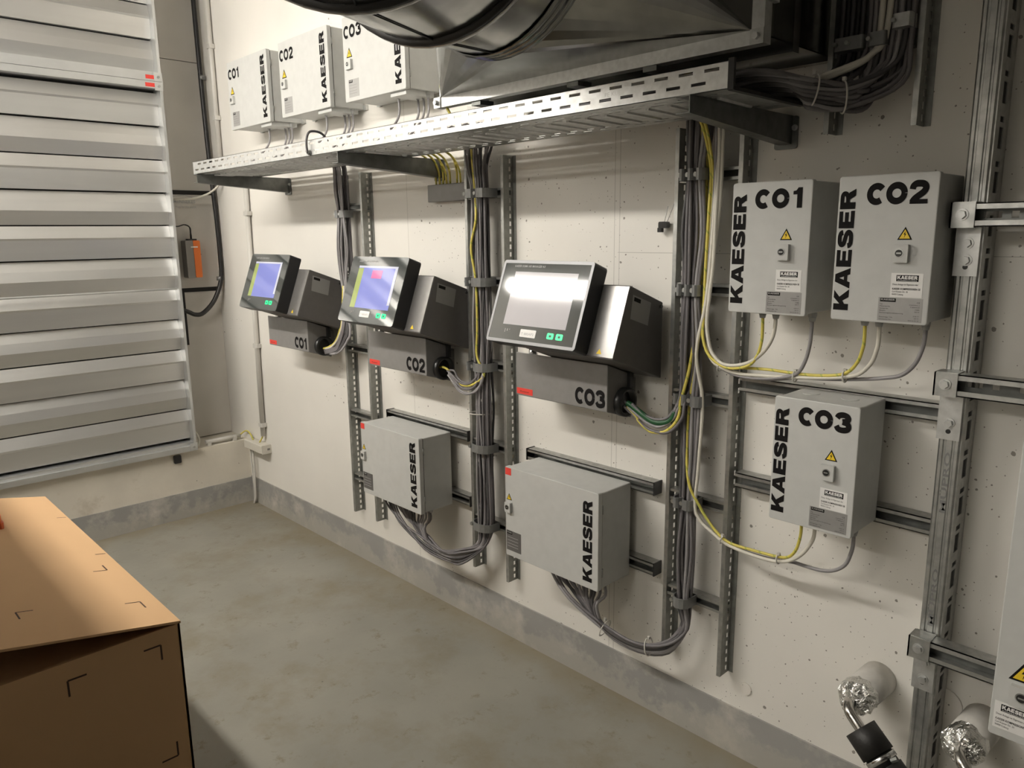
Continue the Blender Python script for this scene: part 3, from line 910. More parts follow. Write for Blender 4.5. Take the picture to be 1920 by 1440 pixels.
bundle([3.212, 3.216, 3.216, 3.224, 3.226], [3.268, 3.266, 3.272, 3.266, 3.262], [1.807, 1.482, 1.157, 0.832, 0.505], 13, 0.0056, ['cable_grey', 'cable_dark', 'cable_grey', 'cable_light'],
       'grey cable of the right-hand bundle, running down to the lower right cabinet', 'grey cables of the right-hand bundle', tail=tailR, head=headR, seed=11, depth=0.028)
bundle([3.208, 3.210, 3.208], [3.266, 3.264, 3.258], [1.807, 1.482, 1.20], 5, 0.0050, ['cable_light', 'cable_grey', 'cable_grey'],
       'grey cable of the right-hand bundle, ending at the third console', 'grey cables of the third console', head=headR, seed=13, depth=0.028, tail=lambda i, fx, y, rnd: LOOPS['CO3'][i])
bundle([3.206, 3.208], [3.268, 3.262], [1.807, 1.20], 6, 0.0056, ['cable_dark', 'cable_grey'],
       'dark grey cable at the back of the right-hand bundle', 'dark cables at the back of the right-hand bundle', head=headR, seed=17, depth=0.012, tail=lambda i, fx, y, rnd: [(3.22 + 0.05 * fx, -0.058, 1.0), (3.225 + 0.03 * fx, -0.056, 0.8), (3.225 + 0.03 * fx, -0.056, 0.55)])
cable(LOOPS['CO3g'][0], 0.0095, 'cable_green', 'thick green cable loop below the third console', n=9)
cable([(3.25, -0.215, 1.972), (3.25, -0.15, 2.03), (3.25, -0.085, 1.975), (3.254, -0.072, 1.807), (3.256, -0.068, 1.482), (3.245, -0.085, 1.27)] + LOOPS['CO3y'][0], 0.0050, 'cable_earth', 'yellow earth cable curving up below the third console')
# leftmost bundle
def tail1(i, fx, y, rnd):
    tr = LOOPS['CO1'][i % 3]
    d = 0.006 * (i // 3)
    return [(a + d, b - 0.4 * d, c - 0.5 * d) for a, b, c in tr]
bundle([1.330, 1.328], [1.396, 1.388], [1.747, 1.44], 15, 0.0045, ['cable_grey', 'cable_dark', 'cable_light'],
       'grey cable of the leftmost bundle behind the second console display', 'grey cables of the leftmost bundle', seed=21, depth=0.032,
       head=lambda i, fx, y, rnd: [(1.33 + 0.07 * fx, -0.215, 1.972), (1.33 + 0.06 * fx, -0.150, 2.022), (1.324 + 0.06 * fx, y - 0.008, 1.975), (1.320 + 0.075 * fx, y - 0.004, 1.85)], tail=tail1)
cable([(1.36, -0.095, 1.42)] + LOOPS['CO1y'][0], 0.0048, 'cable_earth', 'yellow earth cable entering the first console')
cable([(1.37, -0.095, 1.42)] + LOOPS['CO1w'][0], 0.0048, 'cable_white', 'white cable entering the first console')

# small cabinet leads and the trunk beside the right-hand bundle
LEADS = {
    'y1': [(3.495, -0.14, 1.44), (3.494, -0.135, 1.391), (3.491, -0.131, 1.36), (3.479, -0.126, 1.322), (3.456, -0.122, 1.292), (3.414, -0.117, 1.276), (3.365, -0.112, 1.276), (3.318, -0.108, 1.303), (3.296, -0.103, 1.344), (3.290, -0.098, 1.392), (3.292, -0.09, 1.457), (3.294, -0.082, 1.532), (3.294, -0.08, 1.637), (3.294, -0.08, 1.80), (3.29, -0.12, 1.93), (3.285, -0.17, 1.98)],
    'w1': [(3.532, -0.14, 1.44), (3.528, -0.135, 1.394), (3.517, -0.131, 1.362), (3.493, -0.126, 1.329), (3.456, -0.122, 1.299), (3.408, -0.117, 1.283), (3.364, -0.113, 1.284), (3.329, -0.108, 1.31), (3.311, -0.103, 1.351), (3.303, -0.099, 1.399), (3.306, -0.094, 1.479), (3.311, -0.09, 1.564), (3.31, -0.085, 1.689), (3.314, -0.085, 1.83), (3.318, -0.10, 1.96)],
    'g1': [(3.629, -0.14, 1.44), (3.626, -0.134, 1.397), (3.621, -0.127, 1.362), (3.609, -0.121, 1.318), (3.588, -0.115, 1.284), (3.549, -0.109, 1.267), (3.492, -0.102, 1.255), (3.427, -0.096, 1.25), (3.364, -0.09, 1.261), (3.316, -0.092, 1.31), (3.296, -0.092, 1.40), (3.298, -0.085, 1.60), (3.30, -0.08, 1.80), (3.31, -0.10, 1.96)],
    'y2': [(3.758, -0.14, 1.44), (3.758, -0.135, 1.394), (3.754, -0.13, 1.366), (3.741, -0.125, 1.329), (3.711, -0.12, 1.298), (3.652, -0.115, 1.285), (3.585, -0.11, 1.281), (3.498, -0.105, 1.281), (3.416, -0.1, 1.275), (3.361, -0.095, 1.27), (3.311, -0.09, 1.294), (3.289, -0.098, 1.36), (3.287, -0.092, 1.45), (3.284, -0.086, 1.55), (3.284, -0.08, 1.70), (3.284, -0.078, 1.82), (3.28, -0.12, 1.93), (3.272, -0.17, 1.98)],
    'w2': [(3.791, -0.14, 1.44), (3.791, -0.135, 1.388), (3.786, -0.131, 1.362), (3.775, -0.126, 1.333), (3.748, -0.122, 1.303), (3.706, -0.117, 1.288), (3.647, -0.113, 1.278), (3.575, -0.108, 1.27), (3.498, -0.104, 1.263), (3.417, -0.099, 1.258), (3.36, -0.095, 1.266), (3.315, -0.09, 1.29), (3.300, -0.09, 1.35), (3.296, -0.088, 1.45), (3.306, -0.080, 1.6), (3.318, -0.078, 1.75), (3.326, -0.09, 1.96)],
    'g2': [(3.892, -0.14, 1.45), (3.891, -0.134, 1.41), (3.885, -0.127, 1.376), (3.87, -0.121, 1.339), (3.842, -0.115, 1.31), (3.802, -0.109, 1.297), (3.746, -0.103, 1.286), (3.669, -0.096, 1.275), (3.576, -0.09, 1.266), (3.50, -0.09, 1.252), (3.41, -0.088, 1.250), (3.35, -0.086, 1.265), (3.306, -0.086, 1.31), (3.292, -0.08, 1.42), (3.30, -0.072, 1.62), (3.31, -0.07, 1.80), (3.32, -0.09, 1.96)],
    'y3': [(3.631, -0.13, 0.905), (3.63, -0.126, 0.863), (3.626, -0.123, 0.835), (3.615, -0.119, 0.799), (3.593, -0.115, 0.772), (3.556, -0.112, 0.762), (3.485, -0.108, 0.757), (3.411, -0.105, 0.756), (3.365, -0.101, 0.775), (3.328, -0.097, 0.805), (3.300, -0.094, 0.836), (3.262, -0.098, 0.90), (3.243, -0.085, 1.0), (3.244, -0.080, 1.157), (3.262, -0.075, 1.30), (3.262, -0.070, 1.482), (3.266, -0.066, 1.807), (3.262, -0.08, 1.975), (3.262, -0.150, 2.03), (3.262, -0.215, 1.972)],
    'w3': [(3.668, -0.13, 0.905), (3.666, -0.127, 0.862), (3.658, -0.123, 0.836), (3.636, -0.12, 0.798), (3.605, -0.117, 0.768), (3.567, -0.113, 0.75), (3.517, -0.11, 0.743), (3.444, -0.107, 0.744), (3.389, -0.103, 0.752), (3.342, -0.1, 0.773), (3.306, -0.097, 0.793), (3.284, -0.095, 0.835), (3.287, -0.09, 0.95), (3.293, -0.09, 1.157), (3.276, -0.105, 1.30), (3.294, -0.094, 1.45), (3.302, -0.088, 1.6), (3.304, -0.08, 1.80), (3.306, -0.09, 1.975), (3.306, -0.150, 2.03), (3.306, -0.215, 1.972)],
    'g3': [(3.768, -0.13, 0.905), (3.766, -0.124, 0.864), (3.76, -0.119, 0.834), (3.746, -0.113, 0.798), (3.717, -0.107, 0.771), (3.68, -0.101, 0.757), (3.633, -0.096, 0.753), (3.593, -0.09, 0.75), (3.52, -0.09, 0.738), (3.44, -0.09, 0.738), (3.36, -0.088, 0.752), (3.30, -0.088, 0.79), (3.272, -0.088, 0.84), (3.274, -0.085, 1.0), (3.28, -0.085, 1.157)],
}
CN = {'y': ('yellow and green earth', 'cable_earth', 0.0043), 'w': ('white', 'cable_white', 0.0052), 'g': ('grey', 'cable_light', 0.0050)}
WH = {'1': 'upper left small cabinet', '2': 'upper right small cabinet', '3': 'lower small cabinet'}
for k, pts in LEADS.items():
    nm, mt, rr = CN[k[0]]
    cable(pts, rr, mt, nm + ' cable looping down from the ' + WH[k[1]] + ' to the bundle', n=8)

def tie(c, d, r, label, name='cable_tie', material='tie_white', head=(0, 0, 1), group='white cable ties'):
    """ring around a bundle at c, bundle direction d"""
    t = thing(name, label, 'cable tie', c, group)
    c = Vector(c); d = Vector(d).normalized()
    e = d.orthogonal().normalized(); g = d.cross(e)
    ra, rb = (r if isinstance(r, tuple) else (r, r))
    ring = [tuple(c + e * (ra * cos(a)) + g * (rb * sin(a))) for a in [2 * pi * k / 16 for k in range(17)]]
    MB().tube(ring, 0.0022, n=6, sub=2).build('strap', material, t)
    h = c + Vector(head).normalized() * max(ra, rb)
    MB().box(h.x - .004, h.x + .004, h.y - .004, h.y + .004, h.z - .003, h.z + .005).build('lock_head', material, t)

tie((3.352, -0.098, 1.272), (1, 0, -0.3), 0.015, 'white cable tie where the loops leave the right-hand bundle')
tie((3.577, -0.105, 1.272), (1, 0, 0.05), 0.014, 'white cable tie on the loops under the upper left small cabinet')
tie((3.71, -0.115, 1.29), (1, 0, 0.1), 0.014, 'white cable tie on the loops between the two upper small cabinets')
tie((3.385, -0.103, 0.758), (1, 0, -0.3), 0.012, 'white cable tie on the loop left of the lower small cabinet')
tie((3.565, -0.112, 0.757), (1, 0, 0.1), 0.013, 'white cable tie on the loop below the lower small cabinet')
tie((2.30, -0.078, 0.96), (0, 0.0, 1), (0.05, 0.03), 'white cable tie on the middle bundle between two clamps')
tie((3.135, -0.106, 0.312), (1, 0.1, 0.35), (0.030, 0.022), 'pale cable tie on the hanging loop nearest the right-hand rail')
tie((2.965, -0.122, 0.318), (1, 0, -0.25), (0.030, 0.022), 'pale cable tie on the hanging loop under the lower right cabinet')

# ------------------------------------------------------------------ struts (C channels)
def c_channel(x0, x1, y0, y1, z0, z1, parent, material='zinc', lip=0.011, th=0.0025, slot_pitch=0.0, back='zinc_dark'):
    """channel running along x, open towards the room (-y = y0)"""
    m = MB()
    m.box(x0, x1, y0, y1, z1 - th, z1).box(x0, x1, y0, y1, z0, z0 + th)
    m.box(x0, x1, y0, y0 + th, z1 - lip, z1).box(x0, x1, y0, y0 + th, z0, z0 + lip)
    m.build('channel', material, parent)
    zc = (z0 + z1) / 2
    m = MB()
    if slot_pitch:
        sl = []; x = x0 + 0.05
        i = 0
        while x + 0.05 < x1:
            ln = 0.034 if i % 2 == 0 else 0.014
            sl.append((x, x + ln)); x += slot_pitch; i += 1
        m.plate_slots(lambda u, v, w: (u, y1 - w, v), x0, x1, z0 + th, z1 - th, [(zc - 0.007, zc + 0.007, sl)], th)
    else:
        m.box(x0, x1, y1 - th, y1, z0 + th, z1 - th)
    m.build('channel_back', back, parent)

for lb, x0, x1, z0 in (('upper mounting strut behind the lower left cabinet', 1.592, 2.168, 0.812), ('lower mounting strut behind the lower left cabinet', 1.592, 2.174, 0.530),
                       ('upper mounting strut behind the lower right cabinet', 2.512, 3.096, 0.808), ('lower mounting strut behind the lower right cabinet', 2.512, 3.103, 0.528)):
    t = thing('mounting_strut', lb, 'strut', ((x0 + x1) / 2, 0, z0), 'short mounting struts')
    c_channel(x0, x1, -0.041, -0.0005, z0, z0 + 0.041, t)
    for xx in (x0, x1):
        MB().box(xx - 0.002, xx + 0.002, -0.044, -0.0005, z0 - 0.002, z0 + 0.043).build('end_cap', 'lock_black', t)
for lb, x0, x1, z0 in (('upper strut holding the lower small cabinet, from rail to post', 3.384, 3.935, 1.196), ('lower strut behind the lower small cabinet, from rail to post', 3.384, 3.935, 0.908),
                       ('strut behind the two upper small cabinets', 3.384, 3.935, 1.55)):
    t = thing('mounting_strut', lb, 'strut', ((x0 + x1) / 2, 0, z0), 'struts between rail and post')
    c_channel(x0, x1, -0.0455, -0.0045, z0, z0 + 0.043, t)

# heavy post with ribs and the arms bolted to it
px0, px1, pf = 3.930, 3.976, -0.100
post = thing('mounting_post', 'tall ribbed steel post with slotted side at the right', 'post', (3.953, -0.05, 0.0))
prof = [(px0, -0.002), (px0, pf + .004), (px0 + .004, pf), (px0 + .010, pf), (px0 + .012, pf + .003), (px0 + .0155, pf + .003), (px0 + .017, pf), (px0 + .029, pf), (px0 + .0305, pf + .003), (px0 + .034, pf + .003), (px0 + .036, pf), (px1 - .004, pf), (px1 - .0015, pf + .004), (px1 - .0015, -0.002)]
MB().prism(prof, 0.0, 3.24, 'z').build('profile', 'zinc', post)
sl = []
z = 0.05; i = 0
while z < 3.2:
    ln = 0.045 if i % 2 == 0 else 0.012
    sl.append((z, z + ln)); z += 0.055 if i % 2 == 0 else 0.038; i += 1
MB().plate_slots(lambda u, v, w: (px1 - .0015 + w, v, u), 0.0, 3.24, pf + 0.006, -0.002, [(-0.066, -0.036, sl)], 0.003).build('slotted_side', 'zinc', post)
MB().box(px1 - .0014, px1 - .0012, -0.07, -0.032, 0.0, 3.24).build('slot_shadow', 'seal_shade_black', post)  # black strip painted behind the slots as their inner shade
small_print('stamped_marking', 'M\u00dcPRO', lambda a, b: (px0 + 0.029 - b, pf - 0.0006, 0.70 + a), post, 0.017, 'clamp_grey', bold=0.02, width=0.15)
small_print('stamped_marking', 'M\u00dcPRO', lambda a, b: (px0 + 0.029 - b, pf - 0.0006, 0.99 + a), post, 0.017, 'clamp_grey', bold=0.02, width=0.15)

def hexbolt(m, x, y, z, r=0.0095):
    m.cyl((x, y, z), (x, y - 0.0025, z), r * 1.35, n=16)
    m.cyl((x, y - 0.0025, z), (x, y - 0.009, z), r, r * 0.95, n=6, smooth=False)

for lb, z0, zp0, zp1, bolts, far in (('highest bracket arm bolted to the ribbed post', 1.652, 1.545, 1.650, (1.617, 1.580), 4.95),
                                ('middle bracket arm bolted to the ribbed post', 1.281, 1.170, 1.280, (1.210,), 4.95),
                                ('lowest bracket arm bolted to the ribbed post', 0.632, 0.530, 0.632, (0.605, 0.560), 4.95)):
    t = thing('bracket_arm', lb, 'bracket', (3.95, -0.12, z0), 'bracket arms on the post')
    c_channel(3.926, far, -0.1435, -0.1025, z0, z0 + 0.050, t, slot_pitch=0.052, lip=0.013)
    MB().box(3.922, 3.970, -0.1475, -0.144, z0 - 0.002, z0 + 0.052).box(3.922, 3.9255, -0.1475, -0.102, z0 - 0.002, z0 + 0.052).box(3.926, 3.970, -0.144, -0.102, z0 + 0.050, z0 + 0.053).build('end_plate', 'zinc', t)
    MB().box(3.9255, 3.974, -0.1045, -0.1005, zp0, zp1).build('fixing_plate', 'zinc_bright', t)
    m = MB(); hexbolt(m, 3.946, -0.1475, z0 + 0.026); m.build('bolt', 'zinc_bright', t)
    for zb in bolts:
        m = MB(); hexbolt(m, 3.950, -0.1045, zb); m.build('bolt', 'zinc_bright', t)
    MB().cyl((3.950, -0.1046, zp0 + 0.020), (3.950, -0.1052, zp0 + 0.020), 0.0055, n=12).build('hole', 'lock_black', t)

# ------------------------------------------------------------------ cabinets
def warning_sign(t, xc, zb, size, y):
    tri = [(xc - size / 2, zb), (xc + size / 2, zb), (xc, zb + size * 0.9)]
    s = MB().prism(tri, y - 0.0006, y, 'y').build('warning_sign', 'letter_black', t)
    k = 0.72; cz = zb + size * 0.30
    inn = [(xc + (a - xc) * k, cz + (b - cz) * k) for a, b in tri]
    MB().prism(inn, y - 0.0010, y - 0.0005, 'y').build('sign_face', 'sign_yellow', s)
    b = size
    bolt = [(xc + .03 * b, zb + .60 * b), (xc - .09 * b, zb + .36 * b), (xc + .0 * b, zb + .37 * b), (xc - .05 * b, zb + .12 * b), (xc + .09 * b, zb + .42 * b), (xc + .01 * b, zb + .41 * b)]
    MB().prism(bolt, y - 0.0013, y - 0.0008, 'y').build('flash', 'letter_black', s)

def lock(t, x0, x1, z0, z1, y, raised=0.012):
    lk = MB().rbox(x0, x1, y - raised, y, z0, z1, 0.002, 'y').build('lock', 'cabinet_grey', t, label='square door lock housing')
    xc, zc, r = (x0 + x1) / 2 - 0.001, (z0 + z1) / 2 + 0.001, (z1 - z0) * 0.25
    MB().cyl((xc, y - raised, zc), (xc, y - raised - 0.001, zc), r, n=16).build('lock_ring', 'zinc', lk)
    MB().cyl((xc, y - raised - 0.0008, zc), (xc, y - raised - 0.0018, zc), r * 0.78, n=16).build('lock_insert', 'lock_black', lk)
    MB().box(xc - r * 0.5, xc + r * 0.5, y - raised - 0.0024, y - raised - 0.0015, zc - 0.0016, zc + 0.0016).build('lock_bar', 'zinc', lk)

def cabinet(label, x0, x1, yf, yb, z0, z1, hinge=True, group=None):
    t = thing('control_cabinet', label, 'cabinet', ((x0 + x1) / 2, (yf + yb) / 2, z0), group)
    dy = yf + 0.020
    MB().rbox(x0 + 0.003, x1 - 0.003, dy + 0.004, yb, z0 + 0.004, z1 - 0.003, 0.004, 'y').build('body', 'cabinet_grey', t)
    MB().box(x0 + 0.006, x1 - 0.006, dy - 0.001, dy + 0.006, z0 + 0.007, z1 - 0.006).build('door_seal', 'cabinet_seam', t)
    door = MB().rbox(x0, x1, yf, dy, z0, z1, 0.006, 'y').build('door', 'cabinet_grey', t, bevel=0.002)
    return t, door

def gland(t, x, y, z, r=0.010, h=0.022):
    m = MB().cyl((x, y, z), (x, y, z - h * 0.45), r * 1.15, n=6, smooth=False)
    m.cyl((x, y, z - h * 0.45), (x, y, z - h), r, r * 0.75, n=10)
    m.build('cable_gland', 'gland_grey', t)

def kaeser_sticker(t, x0, x1, z0, z1, y):
    s = MB().box(x0, x1, y - 0.0006, y, z0, z1).build('address_sticker', 'sticker_white', t, label='white owner sticker')
    w, h = x1 - x0, z1 - z0
    MB().box(x0 + .17 * w, x0 + .86 * w, y - 0.0009, y - 0.0005, z0 + .66 * h, z0 + .92 * h).build('logo_block', 'letter_black', s)
    lettering('logo', 'KAESER', lambda a, b: (x0 + .20 * w + a, y - 0.0011, z0 + .75 * h + b), s, .63 * w, .14 * h, material='sticker_white')
    small_print('printed_line', 'KOMPRESSOREN', lambda a, b: (x0 + .21 * w + a, y - 0.0011, z0 + .675 * h + b), s, .062 * h, 'sticker_white', width=.60 * w)
    small_print('printed_line', 'Diese Anlage ist Eigentum der', lambda a, b: (x0 + .06 * w + a, y - 0.0009, z0 + .50 * h + b), s, .10 * h, width=.80 * w)
    small_print('printed_line', 'KAESER KOMPRESSOREN SE', lambda a, b: (x0 + .06 * w + a, y - 0.0009, z0 + .31 * h + b), s, .11 * h, bold=0.02, width=.88 * w)
    small_print('printed_line', 'Carl-Kaeser-Str. 26', lambda a, b: (x0 + .06 * w + a, y - 0.0009, z0 + .20 * h + b), s, .10 * h, width=.50 * w)
    small_print('printed_line', '96450 Coburg', lambda a, b: (x0 + .06 * w + a, y - 0.0009, z0 + .085 * h + b), s, .10 * h, width=.36 * w)

def rating_plate(t, x0, x1, z0, z1, y, detail=True, material='plate_silver'):
    s = MB().box(x0, x1, y - 0.0005, y, z0, z1).build('rating_plate', material, t, label='silver rating plate' if material == 'plate_silver' else 'dark grey rating plate')
    w, h = x1 - x0, z1 - z0
    MB().box(x0 + .04 * w, x0 + .40 * w, y - 0.0008, y - 0.0004, z0 + .82 * h, z0 + .97 * h).build('logo_block', 'letter_black', s)
    lettering('logo', 'KAESER', lambda a, b: (x0 + .06 * w + a, y - 0.0010, z0 + .875 * h + b), s, .32 * w, .07 * h, material='plate_silver')
    if detail:
        rows = [('Typ', 'CONTROL 2', .70), ('Material-Nr.', '7.8004.0', .61), ('Serien-Nr.', '1088', .51), ('Baujahr', '2019', .42), ('Bemessungsbetriebsspannung', '', .33), ('', '230 V', .24), ('Steuerspg. / Hz', '24 V', .15), ('Schaltplan-Nr.', 'SSC2-01.0', .05)]
        for a_, b_, f in rows:
            if a_:
                small_print('printed_line', a_, lambda a, b, f=f: (x0 + .04 * w + a, y - 0.0008, z0 + f * h + b), s, .060 * h, width=(.021 * len(a_)) * w)
            if b_:
                ww = .026 * len(b_) * w
                small_print('printed_line', b_, lambda a, b, f=f: (x1 - .06 * w - ww + a, y - 0.0008, z0 + f * h + b), s, .060 * h, width=ww)
        small_print('printed_line', 'CE', lambda a, b: (x1 - .13 * w + a, y - 0.0008, z0 + .80 * h + b), s, .08 * h, width=.07 * w)
    else:
        for f in (.66, .50, .34, .2):
            MB().box(x0 + .06 * w, x0 + .8 * w, y - 0.0007, y - 0.0004, z0 + f * h, z0 + (f + .022) * h).build('printed_line', 'print_grey' if material != 'plate_silver' else 'console_grey', s)

def small_cabinet(num, label, x0, x1, yf, yb, z0, z1, glands):
    t, door = cabinet(label, x0, x1, yf, yb, z0, z1, group='small numbered cabinets')
    H, Wd = z1 - z0, x1 - x0
    y = yf - 0.0004
    lettering('kaeser_lettering', 'KAESER', lambda a, b: (x0 + 0.0395 - b, y, z0 + 0.023 + a), t, H - 0.052, 0.0345, label='large upright black company lettering')
    lettering('number_lettering', 'CO' + num, lambda a, b: (x0 + .30 * Wd + a, y, z1 - 0.066 + b), t, .61 * Wd, 0.048, w=0.30, gap=0.07 if num != '1' else 0.13, label='large black CO' + num)
    warning_sign(t, x0 + .715 * Wd, z1 - 0.142, 0.031, yf)
    lock(t, x0 + .615 * Wd, x0 + .775 * Wd, z1 - 0.191, z1 - 0.152, yf)
    kaeser_sticker(t, x0 + .615 * Wd, x0 + .93 * Wd, z1 - 0.267, z1 - 0.214, yf)
    rating_plate(t, x0 + .505 * Wd, x0 + .945 * Wd, z1 - 0.321, z1 - 0.2685, yf)
    for gx, gy in glands:
        gland(t, gx, gy, z0 + 0.004)
    return t
c1 = small_cabinet('1', 'small light grey cabinet lettered CO1 at upper right', 3.431, 3.640, -0.206, -0.0455, 1.442, 1.768, [(3.495, -0.14), (3.532, -0.14), (3.629, -0.14)])
c2 = small_cabinet('2', 'small light grey cabinet lettered CO2 beside the ribbed post', 3.706, 3.917, -0.214, -0.0455, 1.442, 1.768, [(3.758, -0.14), (3.791, -0.14), (3.892, -0.14)])
c3 = small_cabinet('3', 'small light grey cabinet lettered CO3 below the other two', 3.576, 3.790, -0.206, -0.0455, 0.908, 1.237, [(3.631, -0.13), (3.668, -0.13), (3.768, -0.13)])
for a in (0.05, 0.15):
    MB().cyl((3.576 + a, -0.11, 1.2335), (3.576 + a, -0.11, 1.2352), 0.021, n=20).build('knockout', 'cabinet_grey', c3)

def wide_cabinet(label, x0, x1, yf, yb, z0, z1, group, num=None, red=True, nglands=()):
    t, door = cabinet(label, x0, x1, yf, yb, z0, z1, group=group)
    y = yf - 0.0004
    H = z1 - z0
    lettering('kaeser_lettering', 'KAESER', lambda a, b: (x1 - 0.025 - b, y, z0 + 0.024 + a), t, 0.282 if num is None else 0.285, 0.040, label='upright black company lettering')
    if red:
        r = MB().box(x0 + 0.002, x0 + 0.031, yf - 0.0006, yf, z1 - 0.030, z1 - 0.004).build('red_label', 'sign_red', t)
    if num:
        lettering('number_lettering', 'CO' + num, lambda a, b: (x0 + 0.010 + a, y, z1 - 0.085 + b), t, 0.128, 0.050, w=0.24, gap=0.12, label='black CO' + num)
        zs_, zl = z1 - 0.158, z1 - 0.205
        xs = x0 + 0.045
        warning_sign(t, xs, zs_, 0.042, yf)
        lock(t, xs - 0.022, xs + 0.022, zl, zl + 0.038, yf)
        rating_plate(t, x0 + 0.030, x0 + 0.105, z0 + 0.016, z0 + 0.085, yf, False)
    else:
        warning_sign(t, x0 + 0.020, z1 - 0.123, 0.027, yf)
        lock(t, x0 + 0.006, x0 + 0.034, z1 - 0.168, z1 - 0.131, yf)
        rating_plate(t, x0 + 0.004, x0 + 0.078, z0 + 0.022, z0 + 0.098, yf, False, 'plate_dark')
    for zz in (z0 + 0.06, z1 - 0.06):
        MB().cyl((x1 - 0.002, yf + 0.022, zz - 0.014), (x1 - 0.002, yf + 0.022, zz + 0.014), 0.0045, n=8).build('hinge', 'zinc', t)
    for gx, gy in nglands:
        gland(t, gx, gy, z0 + 0.004, 0.009)
    return t
wide_cabinet('wide light grey cabinet with red label below the CO2 console', 1.630, 2.058, -0.211, -0.0415, 0.506, 0.834, 'wide cabinets near the floor', nglands=[(1.66 + 0.045 * k, -0.13) for k in range(9)])
wide_cabinet('wide light grey cabinet with red label below the CO3 console', 2.570, 3.004, -0.211, -0.0415, 0.494, 0.832, 'wide cabinets near the floor', nglands=[(2.70 + 0.037 * k, -0.13) for k in range(8)])
UP = [('1', 0.497, 0.927), ('2', 1.047, 1.478), ('3', 1.598, 2.020)]
nmw = {'1': 'first', '2': 'second', '3': 'third'}
for num, xa, xb in UP:
    t = wide_cabinet('wide light grey cabinet lettered CO' + num + ' high above the cable tray', xa, xb, -0.18, -0.012, 2.193, 2.522, 'wide cabinets above the tray', num=num, red=False,
                 nglands=[(xa + 0.29, -0.12), (xb + 0.0 - 0.05, -0.06), (xb - 0.02, -0.06), (xb - 0.085, -0.06)])
    MB().box(xa + 0.3, xb - 0.02, -0.165, -0.03, 2.178, 2.197).build('gland_plate', 'cabinet_grey', t)
    for fx in (xa - 0.006, xb + 0.006):
        for fz in (2.205, 2.51):
            MB().box(fx - 0.012, fx + 0.012, -0.014, -0.001, fz - 0.01, fz + 0.01).build('wall_lug', 'zinc_bright', t)
    for k, (gx, gy) in enumerate([(xa + 0.29, -0.12), (xb - 0.05, -0.06), (xb - 0.02, -0.06), (xb - 0.085, -0.06)]):
        dx = -0.02 if k == 0 else -0.012
        cable([(gx, gy, 2.19), (gx, gy, 2.12), (gx + dx * .4, gy - 0.03, 2.07), (gx + dx, gy - 0.10, 2.01), (gx + dx, -0.30, 1.965)], 0.0048, 'cable_light',
              'thin grey lead dropping from the ' + nmw[num] + ' upper cabinet into the tray', 'leads of the ' + nmw[num] + ' upper cabinet', name='cabinet_lead')

# cabinet cut by the right edge of the picture
t, door = cabinet('tall light grey cabinet at the right edge, on the bracket arms', 4.136, 4.72, -0.300, -0.1440, 0.609, 1.42)
warning_sign(t, 4.187, 0.745, 0.052, -0.300)
lock(t, 4.167, 4.213, 0.693, 0.738, -0.300)
kaeser_sticker(t, 4.143, 4.212, 0.628, 0.688, -0.300)

